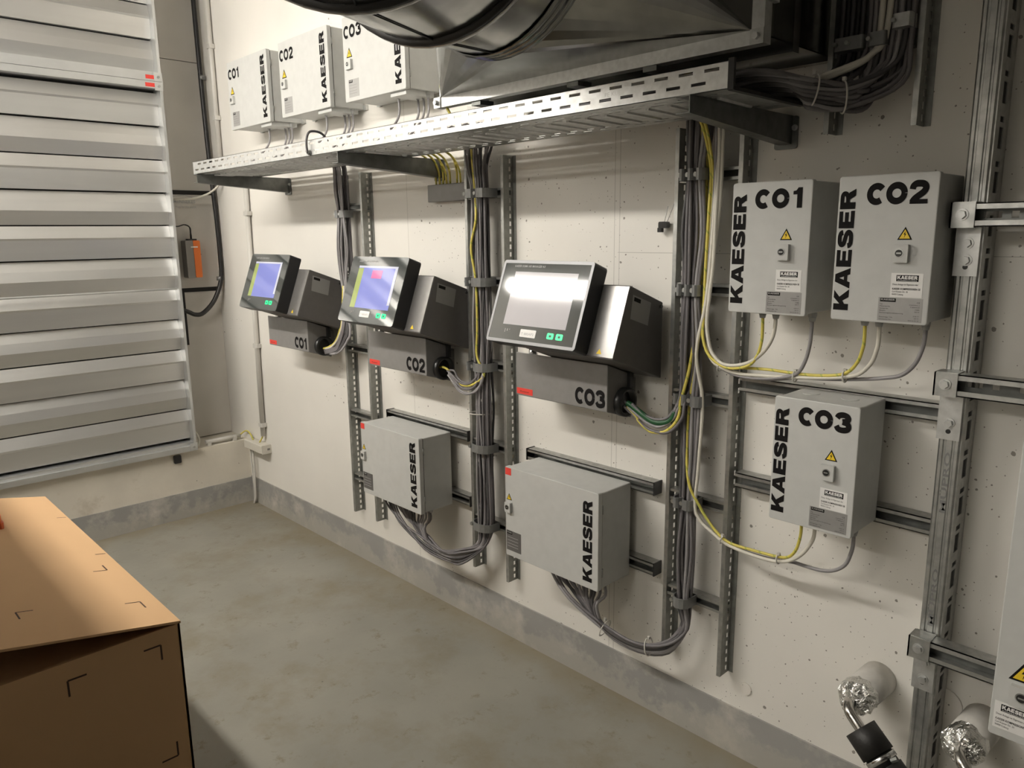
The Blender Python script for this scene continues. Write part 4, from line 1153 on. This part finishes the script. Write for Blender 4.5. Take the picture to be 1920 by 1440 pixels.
# ------------------------------------------------------------------ operator consoles
TH = radians(20.2)
SV = Vector((0, sin(TH), cos(TH)))
NV = Vector((0, -cos(TH), sin(TH)))
def console(num, xr, label, screen, film):
    t = thing('operator_console', label, 'console', (xr - 0.28, -0.05, 1.06), 'operator consoles')
    # wedge housing: sloping front, top and underside falling towards the wall
    prof = [(-0.048, 1.437), (-0.048, 1.200), (-0.290, 1.287), (-0.2125, 1.4975)]
    x0 = xr - 0.36
    MB().prism(prof, x0, xr, 'x').build('housing', 'console_side', t, bevel=0.003)
    # lighter sloping front plate of the housing
    b0 = Vector((0, -0.290, 1.287))
    def H(u, v, w):
        p = b0 + SV * v + NV * w
        return (u, p.y, p.z)
    MB(H).box(x0 + 0.001, xr - 0.001, 0.004, 0.220, 0.0002, 0.0022).build('front_plate', 'console_plate', t)
    MB(H).add([(xr - 0.065, 0.012, 0.0026), (xr - 0.045, 0.012, 0.0026), (xr - 0.055, 0.028, 0.0026)], [(0, 1, 2)]).build('small_sign', 'sign_yellow', t)
    # rating plate on the right cheek
    pl = MB().add([(xr + 0.0006, -0.200, 1.470), (xr + 0.0006, -0.110, 1.440), (xr + 0.0006, -0.125, 1.372), (xr + 0.0006, -0.212, 1.400)], [(0, 1, 2, 3)]).build('rating_plate', 'console_label', t)
    MB().add([(xr + 0.0010, -0.194, 1.463), (xr + 0.0010, -0.162, 1.4525), (xr + 0.0010, -0.164, 1.441), (xr + 0.0010, -0.196, 1.4515)], [(0, 1, 2, 3)]).build('logo_block', 'letter_black', pl)
    MB().cyl((xr, -0.060, 1.425), (xr + 0.004, -0.060, 1.425), 0.006, n=10).build('screw', 'lock_black', t)
    # terminal box below
    lx0, lx1 = xr - 0.505, xr - 0.100
    prof = [(-0.066, 1.060), (-0.066, 1.203), (-0.190, 1.2485), (-0.190, 1.0975)]
    lb = MB().prism(prof, lx0, lx1, 'x').build('terminal_box', 'console_grey', t, bevel=0.0025)
    MB().box(lx0 + 0.001, lx1 - 0.001, -0.0685, -0.0445, 1.08, 1.19).build('spacer', 'console_side', t)
    lettering('number_lettering', 'CO' + num, lambda a, b: (lx1 - 0.132 + a, -0.1906, 1.108 + b), lb, 0.124, 0.056, w=0.26, gap=0.05, label='black CO' + num)
    MB().box(lx0 + 0.004, lx0 + 0.080, -0.1908, -0.190, 1.103, 1.124).build('red_label', 'sign_red', lb)
    small_print('printed_line', 'Kaeser', lambda a, b: (lx0 + 0.02 + a, -0.1912, 1.110 + b), lb, 0.008, 'ink_brown', width=0.045)
    # cable bushing on the right cheek of the terminal box
    cy, cz, cr = -0.112, 1.120, 0.047
    m = MB()
    ringo = [[(lx1 + dx, cy + rr * cos(a), cz + rr * sin(a)) for a in [2 * pi * k / 24 for k in range(24)]] for dx, rr in ((0.0, cr), (0.022, cr), (0.022, cr * 0.78), (0.004, cr * 0.74))]
    m.loft(ringo)
    m.add([ringo[3][k] for k in range(24)], [tuple(range(24))])
    m.build('cable_bushing', 'lock_black', t)
    MB().box(lx1 - 0.004, lx1 + 0.012, -0.090, -0.072, 1.160, 1.235).build('hook', 'lock_black', t)
    MB().cyl((lx0 + 0.045, -0.15, 1.225), (lx0 + 0.045, -0.15, 1.262), 0.017, 0.014, n=14).build('metal_gland', 'chrome', t)
    # display, mounted parallel to the sloping plate
    dx0, dx1 = xr - 0.485, xr - 0.097
    D = lambda u, v, w: H(dx0 + u, v, w)
    Wd = dx1 - dx0
    hd = 0.274
    MB(D).rbox(0.0, Wd, 0.0, hd, 0.002, 0.058, 0.012, 'z').build('display_case', 'console_black', t)
    bz = MB(D).rbox(0.0005, Wd - 0.0005, 0.0005, hd - 0.0005, 0.058, 0.062, 0.011, 'z').build('display_front', 'bezel_glass', t)
    if film:
        m = MB(D)
        e = 0.011
        for a in ((0.012, Wd - 0.012, 0.001, e), (0.012, Wd - 0.012, hd - e, hd - 0.001), (0.001, e, 0.012, hd - 0.012), (Wd - e, Wd - 0.001, 0.012, hd - 0.012)):
            m.box(a[0], a[1], a[2], a[3], 0.062, 0.0628)
        for cxx, cyy, s0 in ((Wd - 0.012, hd - 0.012, 0), (0.012, hd - 0.012, 1), (0.012, 0.012, 2), (Wd - 0.012, 0.012, 3)):
            for k in range(4):
                a0 = (s0 + k / 4) * pi / 2; a1 = (s0 + (k + 1) / 4) * pi / 2
                m.add([(cxx, cyy, 0.0626)] + [(cxx + 0.0115 * cos(a), cyy + 0.0115 * sin(a), 0.0626) for a in (a0, a1)], [(0, 1, 2)])
        m.build('protective_film', 'bezel_film', t)
    # screen
    y0, y1, sx0, sx1 = 0.060, 0.235, 0.064, 0.334
    if screen == 'grey':
        MB(D).box(sx0, sx1, y0, y1, 0.0615, 0.0624).build('screen', 'screen_grey', bz)
    else:
        MB(D).box(sx0, sx1, y0, y1, 0.0615, 0.0624).build('screen', 'screen_blue', bz)
        MB(D).box(sx0, sx0 + 0.036, y0, y1 - 0.01, 0.0622, 0.0627).build('screen_bar', 'screen_green', bz)
        MB(D).box(sx1 - 0.016, sx1, y0 + 0.02, y1 - 0.0, 0.0622, 0.0627).build('screen_bar', 'screen_frame', bz)
        MB(D).box(sx0, sx1, y1 - 0.008, y1, 0.0622, 0.06275).build('screen_bar', 'screen_frame', bz)
        MB(D).box(sx0 + 0.04, sx0 + 0.10, y1 - 0.026, y1 - 0.014, 0.0622, 0.0627).build('screen_text', 'screen_blue', bz)
        if screen == 'alarm':
            MB(D).box(0.166, 0.236, 0.184, 0.217, 0.0622, 0.0628).build('screen_alarm', 'screen_pink', bz)
    small_print('brand_print', 'KAESER SIGMA AIR MANAGER 4.0', lambda a, b: D(0.055 + a, 0.250 + b, 0.0626), bz, 0.010, 'print_grey', bold=0.01, width=0.135)
    for a in (0.266, 0.303):
        MB(D).rbox(a, a + 0.027, 0.027, 0.046, 0.062, 0.0630, 0.004, 'z').build('lit_button', 'led_green', bz)
        MB(D).box(a + 0.009, a + 0.018, 0.033, 0.040, 0.063, 0.0633).build('button_mark', 'console_black', bz)
    for k in range(3):
        MB(D).box(0.078 + 0.010 * k, 0.083 + 0.010 * k, 0.034 + 0.004 * k, 0.046, 0.062, 0.0626).build('status_icon', 'console_grey', bz)
    if num != '1':
        st = MB(D).rbox(0.150, 0.218, 0.024, 0.049, 0.0622, 0.0631, 0.003, 'z').build('name_sticker', 'sticker_white', bz)
        small_print('printed_line', 'T 880AP2', lambda a, b: D(0.156 + a, 0.031 + b, 0.0634), st, 0.011, 'print_grey', bold=0.01, width=0.054)
    return t
console('1', 1.270, 'dark operator console CO1 farthest left, with blue screen', 'blue', False)
console('2', 2.200, 'dark operator console CO2 in the middle, blue screen with pink field', 'alarm', False)
console('3', 3.116, 'dark operator console CO3 nearest the camera, with bright glare on its screen', 'grey', True)

# ------------------------------------------------------------------ cable tray
TX0, TX1, TYF, TYB, TZ0, TZ1 = 0.700, 3.578, -0.480, -0.150, 1.947, 2.004
tray = thing('cable_tray', 'long perforated galvanised cable tray along the wall', 'cable tray', ((TX0 + TX1) / 2, -0.3, TZ0))
def row(off, ln, pitch):
    out = []; x = TX0 + off
    while x + ln < TX1 - 0.012:
        out.append((x, x + ln)); x += pitch
    return out
for yy, nm in ((TYF, 'front_side'), (TYB, 'rear_side')):
    MB().plate_slots(lambda u, v, w, yy=yy: (u, yy + w, v), TX0, TX1, TZ0, TZ1, [(TZ0 + 0.0155, TZ0 + 0.0225, row(0.024, 0.037, 0.0655)), (TZ0 + 0.0405, TZ0 + 0.0475, row(0.0565, 0.037, 0.0655))], 0.0015).build(nm, 'zinc_bright', tray)
m = MB()
for yy, s in ((TYF, 1), (TYB, -1)):
    m.box(TX0, TX1, min(yy, yy + s * 0.008), max(yy, yy + s * 0.008), TZ1 - 0.0015, TZ1)
m.build('edge_lip', 'zinc_bright', tray)
# floor of the tray: perforated sheet with embossed cross ribs on the underside
frows = [(TYF + 0.036, TYF + 0.044, row(0.030, 0.036, 0.0655)), (TYF + 0.068, TYF + 0.076, row(0.0625, 0.036, 0.0655)), (TYB - 0.072, TYB - 0.064, row(0.012, 0.036, 0.0655)), (TYB - 0.042, TYB - 0.034, row(0.045, 0.036, 0.0655))]
MB().plate_slots(lambda u, v, w: (u, v, TZ0 + w), TX0, TX1, TYF, TYB, frows, 0.0015).build('floor_sheet', 'zinc', tray)
x = TX0 + 0.045
while x < TX1 - 0.03:
    ya, yb = TYF + 0.080, TYB - 0.080
    m = MB()
    ring = lambda yy, xx: [(xx - 0.0055, yy, TZ0 + 0.0005), (xx - 0.003, yy, TZ0 - 0.0045), (xx + 0.003, yy, TZ0 - 0.0045), (xx + 0.0055, yy, TZ0 + 0.0005)]
    ra, rb = ring(ya, x), ring(yb, x - 0.014)
    m.add(ra + rb, [(0, 1, 5, 4), (1, 2, 6, 5), (2, 3, 7, 6), (3, 0, 4, 7), (0, 3, 2, 1), (4, 5, 6, 7)])
    m.build('floor_rib', 'zinc_bright', tray)
    x += 0.0655
small_print('stamped_marking', 'PE KUE', lambda a, b: (3.23 + a, TYF - 0.0004, TZ0 + 0.026 + b), tray, 0.014, 'zinc', width=0.05)
MB().box(TX1 - 0.010, TX1 + 0.004, TYF - 0.004, TYF + 0.004, TZ0 - 0.003, TZ1 + 0.004).box(TX1 - 0.010, TX1 + 0.004, TYF, TYB, TZ0 - 0.004, TZ0 + 0.004).build('edge_protection', 'rubber', tray)

for lb, bx in (('leftmost cantilever bracket under the tray', 0.722), ('middle cantilever bracket under the tray', 1.985), ('right cantilever bracket under the tray end', 3.462)):
    t = thing('tray_bracket', lb, 'bracket', (bx, -0.2, 1.88), 'cantilever brackets under the tray')
    tip = -0.490 if bx > 3 else -0.482
    poly = [(-0.003, 1.944), (-0.003, 1.876), (tip, 1.910), (tip, 1.944)]
    MB().prism(poly, bx + 0.016, bx + 0.0185, 'x').build('web', 'zinc_dark', t)
    MB().box(bx - 0.018, bx + 0.0185, tip, -0.003, 1.9435, 1.946).build('top_flange', 'zinc_dark', t)
    MB().add([(bx - 0.018, -0.003, 1.876), (bx + 0.0185, -0.003, 1.876), (bx + 0.0185, tip, 1.910), (bx - 0.018, tip, 1.910), (bx - 0.018, -0.003, 1.8735), (bx + 0.0185, -0.003, 1.8735), (bx + 0.0185, tip, 1.9075), (bx - 0.018, tip, 1.9075)],
             [(0, 1, 2, 3), (7, 6, 5, 4), (0, 4, 5, 1), (1, 5, 6, 2), (2, 6, 7, 3), (3, 7, 4, 0)]).build('bottom_flange', 'zinc_dark', t)
    MB().rbox(bx - 0.030, bx + 0.034, -0.006, -0.0005, 1.862, 1.945, 0.006, 'y').build('wall_plate', 'zinc_dark', t)
    m = MB(); hexbolt(m, bx + 0.026, -0.006, 1.915, 0.006); m.build('anchor_bolt', 'zinc_bright', t)

# black wire hook and earth terminal on the tray front
cable([(1.82, -0.40, 1.99), (1.815, -0.43, 2.03), (1.81, -0.475, 2.035), (1.808, -0.492, 2.005), (1.808, -0.492, 1.962), (1.808, -0.489, 1.957)], 0.0045, 'cable_dark', 'dark earth wire hooked over the tray front edge', name='earth_wire')
m = MB(); hexbolt(m, 1.808, -0.482, 1.957, 0.008)
tag(m.build('earth_terminal', 'zinc_dark'), 'dark bolt clamping the earth wire to the tray side', 'bolt')

# earth busbar box between the rails with its wires
t = thing('earth_bar_box', 'grey rail box under the tray with a row of green-yellow wires', 'junction box', (2.06, -0.03, 1.78))
MB().rbox(1.950, 2.190, -0.038, -0.001, 1.779, 1.846, 0.003, 'x').build('cover', 'console_grey', t)
for k in range(7):
    xx = 1.985 + 0.022 * k + (0.02 if k > 4 else 0)
    cable([(xx, -0.02, 1.846), (xx + 0.004 * (k % 3 - 1), -0.025, 1.90), (xx + 0.012 * (k % 3 - 1), -0.06, 1.95), (xx + 0.02 * (k % 2), -0.165, 1.985)], 0.0042, 'cable_earth',
          'green and yellow wire rising from the grey rail box into the tray', 'wires of the rail box', name='earth_wire')

# small black plug dangling on two white threads
t = thing('dangling_plug', 'small black plug dangling on white thread beside the right-hand rail', 'plug', (3.09, -0.02, 1.66))
MB().rbox(3.078, 3.108, -0.030, -0.012, 1.660, 1.680, 0.005, 'y').build('plug_body', 'lock_black', t)
MB().rbox(3.073, 3.088, -0.027, -0.015, 1.648, 1.662, 0.002, 'y').build('plug_tip', 'lock_black', t)
MB().tube([(3.103, -0.02, 1.678), (3.152, -0.022, 1.79)], 0.0015, n=5).build('thread', 'sticker_white', t)
MB().tube([(3.094, -0.02, 1.680), (3.106, -0.021, 1.725)], 0.0013, n=5).build('thread', 'sticker_white', t)

# ------------------------------------------------------------------ cables leaving the tray to the right and going up
rnd = random.Random(5)
for i in range(22):
    f = i / 21
    g = (i * 0.618) % 1.0
    lay = i % 3
    xe = 3.688 + 0.098 * g
    yo = -0.42 + 0.22 * f
    za = 1.990 - 0.062 * f
    cable([(2.9 + 0.1 * rnd.random(), yo, 1.962 + 0.008 * lay), (3.40, yo, 1.968 + 0.008 * lay), (3.56, yo + 0.05, 1.998 - 0.034 * f), (3.622 + 0.012 * lay, -0.215 + 0.022 * lay, za),
           (3.680 + 0.018 * (1 - g) * lay, -0.150 + 0.018 * lay, za - 0.012 * (1 - g)), (xe - 0.004 - 0.02 * (1 - f), -0.090 + 0.009 * lay, 1.975 + 0.045 * (1 - f)), (xe, -0.070 + 0.008 * lay, 2.08), (xe, -0.068 + 0.008 * lay, 2.3), (xe, -0.068 + 0.008 * lay, 3.2)],
          0.0054, ['cable_grey', 'cable_grey', 'cable_light', 'cable_dark'][i % 4], 'grey cable sweeping out of the tray end and up the wall', 'grey cables leaving the tray end')
for i in range(2):
    cable([(3.45, -0.22 + 0.02 * i, 1.985), (3.58, -0.17, 1.995), (3.655, -0.12, 2.015 + 0.006 * i), (3.705, -0.085, 2.05), (3.718 + 0.016 * i, -0.078, 2.11), (3.718 + 0.016 * i, -0.076, 2.4), (3.718 + 0.016 * i, -0.076, 3.2)], 0.0072, 'cable_white',
          ('left' if i == 0 else 'right') + ' one of the two white cables sweeping from the tray end up the wall')
for i in range(7):
    xx = 3.618 + 0.012 * i
    cable([(xx - 0.02, -0.13, 1.99), (xx - 0.006, -0.075, 2.03), (xx, -0.056, 2.10), (xx, -0.055, 2.5), (xx, -0.055, 3.2)], 0.006, 'cable_black' if i % 2 else 'cable_dark', 'dark cable rising beside the square duct', 'dark cables beside the square duct')
for x0, lb in ((3.622, 'dark clamp nearest the square duct on the rising cables'), (3.650, 'second dark clamp on the rising cables'), (3.700, 'dark clamp on the two rising white cables'), (3.752, 'shiny clamp on the rising grey cables by the short rail')):
    hi = 0.03 if x0 > 3.74 else 0.0
    t = thing('cable_clamp', lb, 'clamp', (x0, -0.06, 2.06), 'clamps on the rising cables')
    MB().rbox(x0 - 0.004, x0 + 0.036, -0.096, -0.050, 2.066 + hi, 2.096 + hi, 0.006, 'z').build('saddle', 'zinc_bright' if x0 > 3.74 else 'clamp_grey', t)
    MB().cyl((x0 + 0.002, -0.094, 2.081 + hi), (x0 + 0.002, -0.108, 2.081 + hi), 0.005, n=6).build('bolt', 'zinc', t)
tie((3.622, -0.195, 1.966), (0.6, 0.5, -0.15), (0.040, 0.036), 'pale cable tie on the sweeping bundle nearest the tray end')
tie((3.672, -0.148, 1.952), (0.7, 0.5, 0.0), (0.040, 0.034), 'pale cable tie on the sweeping bundle farther from the tray')
t = thing('cable_ladder_back', 'dark perforated cable ladder behind the rising cables', 'cable ladder', (3.7, -0.04, 2.1))
for z in (2.08, 2.4, 2.7, 3.0):
    MB().box(3.60, 3.80, -0.046, -0.012, z - 0.018, z + 0.018).build('rung', 'zinc_dark', t)

# ------------------------------------------------------------------ ventilation duct
duct = thing('ventilation_duct', 'large shiny galvanised duct elbow with square to round transition overhead', 'duct', (3.03, -0.3, 2.06))
DX0, DX1, DZ0, DZ1 = 2.500, 3.572, 2.075, 2.715
# square duct from the wall to the flange
m = MB()
for a in ((DX0, DX1, -0.37, -0.002, DZ0, DZ0 + 0.002), (DX0, DX1, -0.37, -0.002, DZ1 - 0.002, DZ1), (DX0, DX0 + 0.002, -0.37, -0.002, DZ0, DZ1), (DX1 - 0.002, DX1, -0.37, -0.002, DZ0, DZ1)):
    m.box(*a)
m.build('square_duct', 'duct_zinc', duct)
for y0, y1, g in ((-0.402, -0.372, 0.030), (-0.265, -0.235, 0.028), (-0.030, -0.002, 0.012)):
    m = MB()
    m.box(DX0 - g, DX1 + g, y0, y1, DZ0 - g, DZ0).box(DX0 - g, DX1 + g, y0, y1, DZ1, DZ1 + g).box(DX0 - 0.004, DX0, y0, y1, DZ0, DZ1).box(DX1, DX1 + g, y0, y1, DZ0, DZ1)
    m.build('flange', 'zinc_bright' if y0 < -0.3 else 'duct_zinc', duct)
for xx in (DX0 - 0.015, DX1 + 0.015):
    for zz in (DZ0 - 0.015, DZ1 + 0.015):
        m = MB().box(xx - 0.016, xx + 0.016, -0.406, -0.402, zz - 0.016, zz + 0.016)
        m.build('corner_piece', 'zinc', duct)
        m = MB(); m.cyl((xx, -0.402, zz), (xx, -0.416, zz), 0.008, n=6, smooth=False); m.build('corner_bolt', 'zinc_bright', duct)
for xx in (2.66, 3.05, 3.30):
    MB().box(xx - 0.02, xx + 0.02, -0.395, -0.34, DZ0 - 0.042, DZ0 - 0.028).build('flange_clip', 'zinc_dark', duct)
for zz in (2.13, 2.19):
    MB().box(DX1 + 0.028, DX1 + 0.040, -0.40, -0.36, zz, zz + 0.03).build('flange_clip', 'zinc_bright', duct)
# transition: rectangle to circle
RC, CX, CZ = 0.313, 3.034, 2.394
NSEG = 48
def circ(c, yaw, r):
    e = Vector((cos(yaw), sin(yaw), 0))
    return [tuple(Vector(c) + e * (r * cos(a)) + Vector((0, 0, 1)) * (r * sin(a))) for a in [2 * pi * (k + 0.5) / NSEG for k in range(NSEG)]]
def rect_ring(y):
    out = []
    for k in range(NSEG):
        a = 2 * pi * (k + 0.5) / NSEG
        q = int(((a) % (2 * pi)) / (pi / 2))
        # all points of a quarter meet in that corner, as folded transitions do
        frac = ((a % (pi / 2)) / (pi / 2))
        cxs = (DX1, DX0, DX0, DX1)[q]; czs = (DZ1, DZ1, DZ0, DZ0)[q]
        out.append((cxs, y, czs))
    return out
m = MB()
m.loft([rect_ring(-0.402), circ((CX, -0.615, CZ), 0, RC)], smooth=False)
m.build('transition', 'duct_zinc', duct)
m = MB(); m.loft([circ((CX, -0.610, CZ), 0, RC + 0.004), circ((CX, -0.672, CZ), 0, RC + 0.004)])
m.build('collar', 'duct_zinc', duct)
for yy in (-0.625, -0.645, -0.665):
    m = MB(); m.loft([circ((CX, yy - 0.004, CZ), 0, RC + 0.003), circ((CX, yy, CZ), 0, RC + 0.010), circ((CX, yy + 0.004, CZ), 0, RC + 0.003)]); m.build('collar_bead', 'duct_zinc', duct)
# elbow segments turning towards the right-hand side of the room
RINGS = [((CX, -0.665, CZ), 0.0), ((3.036, -0.845, CZ), radians(17)), ((3.140, -1.120, CZ), radians(41)), ((3.360, -1.300, CZ), radians(72)), ((3.72, -1.36, CZ), radians(90)), ((5.6, -1.36, CZ), radians(90))]
for i in range(len(RINGS) - 1):
    (c0, w0), (c1_, w1) = RINGS[i], RINGS[i + 1]
    # ring stretched across the mitre so that the segment keeps its bore
    def ring(c, wv, seg):
        k = 1.0 / max(0.6, cos(wv - seg))
        e = Vector((cos(wv), sin(wv), 0))
        return [tuple(Vector(c) + e * (RC * k * cos(a)) + Vector((0, 0, 1)) * (RC * sin(a))) for a in [2 * pi * (q + 0.5) / NSEG for q in range(NSEG)]]
    d = Vector(c1_) - Vector(c0)
    seg = math.atan2(d.x, -d.y)
    m = MB(); m.loft([ring(c0, w0, seg), ring(c1_, w1, seg)])
    m.build('elbow_segment', 'duct_zinc', duct)
    if i in (1, 2, 3, 4):
        n = Vector((sin(w0), -cos(w0), 0))
        def rr(off, add):
            e = Vector((cos(w0), sin(w0), 0))
            return [tuple(Vector(c0) + n * off + e * ((RC + add) * 1.02 * cos(a)) + Vector((0, 0, 1)) * ((RC + add) * sin(a))) for a in [2 * pi * (q + 0.5) / NSEG for q in range(NSEG)]]
        m = MB(); m.loft([rr(-0.002, 0.0), rr(-0.001, 0.012), rr(0.013, 0.012), rr(0.014, 0.0)]); m.build('gasket_ring', 'gasket', duct)
        m = MB(); m.loft([rr(-0.016, 0.0), rr(-0.013, 0.013), rr(-0.002, 0.014), rr(0.0, 0.0)]); m.build('ring_bead', 'zinc_bright', duct)
    # lap seam along the underside
    a, b = Vector(c0) - Vector((0, 0, RC + 0.0012)), Vector(c1_) - Vector((0, 0, RC + 0.0012))
    MB().cyl(a, b, 0.0018, n=5).build('lap_seam', 'gasket', duct)
cable([(2.49, -0.385, 2.13), (2.487, -0.39, 2.11), (2.50, -0.385, 2.06), (2.52, -0.37, 2.01), (2.53, -0.35, 1.97)], 0.0045, 'cable_earth', 'green and yellow bonding wire from the duct flange into the tray', name='earth_wire')

# ------------------------------------------------------------------ insulated pipes at lower right
def stub(label, x, z, bend, coup):
    t = thing('insulated_pipe', label, 'pipe', (x, 0, z))
    r = 0.046
    MB().cyl((x, 0.0, z), (x - 0.006, -0.128, z + 0.002), r, r * 0.97, n=28).build('insulation', 'insulation', t)
    rg = random.Random(int(x * 1000))
    rings = []
    for k, (yy, rr) in enumerate(((-0.110, r * 1.01), (-0.125, r * 1.03), (-0.142, r * 1.00), (-0.153, r * 0.84), (-0.158, r * 0.55), (-0.160, r * 0.28))):
        rings.append([(x - 0.006 + rr * (1 + rg.uniform(-.09, .09)) * cos(a), yy + rg.uniform(-.007, .004), z + 0.002 + rr * (1 + rg.uniform(-.09, .09)) * sin(a)) for a in [2 * pi * q / 26 for q in range(26)]])
    MB().loft(rings, smooth=False).build('foil_wrap', 'foil', t)
    MB().tube(bend, 0.0135, n=14, sub=7).build('steel_bend', 'steel', t)
    a, b = Vector(coup[0]), Vector(coup[1])
    d = (b - a).normalized()
    def cy(f0, f1, r0, r1, mt, nm):
        m = MB().cyl(a + (b - a) * f0, a + (b - a) * f1, r0, r1, n=24)
        m.build(nm, mt, t)
    cy(0.0, 0.42, 0.040, 0.041, 'rubber', 'coupling_sleeve')
    cy(0.42, 0.60, 0.035, 0.035, 'rubber', 'coupling_neck')
    cy(0.44, 0.53, 0.0385, 0.0385, 'chrome', 'hose_clip')
    cy(0.60, 1.0, 0.039, 0.039, 'rubber', 'hose')
    cy(0.76, 0.86, 0.0415, 0.0415, 'chrome', 'hose_clip')
    p = a + (b - a) * 0.47 + Vector((0.03, -0.02, 0.02))
    m = MB(); m.cyl(p, p + Vector((0.012, 0.004, 0.01)), 0.006, n=6, smooth=False); m.build('clip_screw', 'zinc_dark', t)
stub('foil-ended insulated pipe with black hose, left of the ribbed post', 3.815, 0.455, [(3.804, -0.140, 0.458), (3.806, -0.172, 0.460), (3.818, -0.198, 0.452), (3.838, -0.208, 0.438), (3.862, -0.214, 0.420)], [(3.852, -0.212, 0.428), (3.975, -0.240, 0.330)])
stub('foil-ended insulated pipe with black hose, under the edge cabinet', 4.066, 0.448, [(4.060, -0.140, 0.450), (4.062, -0.172, 0.452), (4.074, -0.196, 0.444), (4.092, -0.206, 0.43), (4.11, -0.212, 0.41)], [(4.100, -0.210, 0.420), (4.20, -0.24, 0.32)])

# ------------------------------------------------------------------ cardboard box
cb = thing('cardboard_box', 'large brown cardboard box with lifted lid in the foreground', 'box', (1.98, -1.8, 0.0))
BX0, BX1, BY1, BY0, BZ = 1.32, 2.625, -1.393, -1.850, 0.700
T = 0.006
MB().box(BX1 - T, BX1, BY0, BY1, 0.0, BZ).build('front_panel', 'cardboard', cb)
MB().box(BX0, BX0 + T, BY0, BY1, 0.0, BZ).build('rear_panel', 'cardboard', cb)
MB().box(BX0, BX1, BY1 - T, BY1, 0.0, BZ).build('side_panel', 'cardboard', cb)
MB().box(BX0, BX1, BY0, BY0 + T, 0.0, BZ).build('side_panel', 'cardboard', cb)
MB().box(BX0, BX1, BY0, BY1, 0.0, T).build('bottom', 'cardboard', cb)
SL = 0.205
yc = -1.845
def lidz(y):
    return BZ + 0.002 + SL * (BY1 - y)
def flap(y_h, y_e, nm):
    # hinged at y_h, rising to y_e
    zh, ze = BZ + 0.002, BZ + 0.002 + SL * abs(y_e - y_h)
    vs = [(x, y, z + dz) for x in (BX0 - 0.004, BX1 + 0.006) for (y, z) in ((y_h, zh), (y_e, ze)) for dz in (0, T)]
    MB().add(vs, [(0, 1, 3, 2), (4, 6, 7, 5), (0, 4, 5, 1), (2, 3, 7, 6), (0, 2, 6, 4), (1, 5, 7, 3)]).build(nm, 'cardboard', cb)
flap(BY1 + 0.001, yc, 'lid_flap')
MB().box(BX0, BX1 - T - 0.002, BY0 + T, BY1 - T, BZ - 0.02, BZ - 0.014).build('inner_flap', 'cardboard', cb)
def mark_top(x, y, dx, dy, ln=0.045):
    w = 0.004
    zf = lambda yy: lidz(yy) + T + 0.0006
    def q(xa, xb, ya, yb):
        m.add([(xa, ya, zf(ya)), (xb, ya, zf(ya)), (xb, yb, zf(yb)), (xa, yb, zf(yb))], [(0, 1, 2, 3)])
    m = MB()
    q(min(x, x + dx * ln), max(x, x + dx * ln), y - w / 2, y + w / 2)
    q(x - w / 2, x + w / 2, min(y, y + dy * ln * 0.8), max(y, y + dy * ln * 0.8))
    m.build('corner_mark', 'ink_brown', cb)
mark_top(2.20, -1.435, -1, -1)
mark_top(2.47, -1.435, 1, -1)
mark_top(2.43, -1.70, 1, 1)
mark_top(2.10, -1.73, -1, 1)
m = MB()
for x in (1.62, 2.05):
    zz = lidz(-1.40) + T + 0.0006
    m.add([(x - 0.002, -1.397, lidz(-1.397) + T + .0006), (x + 0.002, -1.397, lidz(-1.397) + T + .0006), (x + 0.002, -1.425, lidz(-1.425) + T + .0006), (x - 0.002, -1.425, lidz(-1.425) + T + .0006)], [(0, 1, 2, 3)])
m.build('edge_mark', 'ink_brown', cb)
def mark_front(y, z, dy, dz, ln=0.04):
    w = 0.0045; xx = BX1 + 0.0006
    m = MB()
    m.add([(xx, y, z - w / 2), (xx, y + dy * ln, z - w / 2), (xx, y + dy * ln, z + w / 2), (xx, y, z + w / 2)], [(0, 1, 2, 3)])
    m.add([(xx, y - w / 2, z), (xx, y + w / 2, z), (xx, y + w / 2, z + dz * ln), (xx, y - w / 2, z + dz * ln)], [(0, 1, 2, 3)])
    m.build('corner_mark', 'ink_brown', cb)
mark_front(-1.443, 0.660, -1, -1)
mark_front(-1.650, 0.655, 1, -1)
mark_front(-1.430, 0.345, -1, 1)
mark_front(-1.640, 0.33, 1, 1)

# orange case lying on the lid, only its corner in the picture
tz = lidz(-1.62) + T
oc = thing('orange_case', 'orange plastic case corner on the cardboard lid at the left edge', 'case', (1.45, -1.72, tz))
def OC(u, v, w):
    y = -1.588 - v
    return (1.318 + u, y, lidz(y) + T + 0.0008 + w)
MB(OC).rbox(0.0, 0.40, 0.0, 0.22, 0.0, 0.020, 0.02, 'z').build('case_shell', 'orange_dark', oc)
MB(OC).rbox(0.004, 0.396, 0.004, 0.216, 0.0205, 0.042, 0.02, 'z').build('case_lid', 'orange_plastic', oc)

# ------------------------------------------------------------------ ceiling luminaires and an added fill lamp
for i, (lx, ly, lz, ln, k) in enumerate(LAMPS):
    lamp_tube_material('lamp_glow_%d' % i, LAMP_STRENGTH * k)
    t = thing('luminaire_or_fill', ('tube luminaire nearer the louvers, mirrored in the CO3 screen', 'tube luminaire next in the row, over the cardboard box', 'added unseen fill tube lamp by the opposite wall')[i], 'lamp', (lx, ly, lz))
    MB().box(lx - ln / 2, lx + ln / 2, ly - 0.055, ly + 0.055, lz + 0.045, lz + 0.075).build('lamp_body', 'lamp_body', t)
    MB().rbox(lx - ln / 2 + 0.01, lx + ln / 2 - 0.01, ly - 0.045, ly + 0.045, lz - 0.03, lz + 0.045, 0.02, 'x').build('diffuser', 'lamp_glow_%d' % i, t)
    for s in (-1, 1):
        MB().cyl((lx + s * ln * 0.4, ly, lz + 0.075), (lx + s * ln * 0.4, ly, ZC), 0.003, n=6).build('suspension_rod', 'zinc', t)
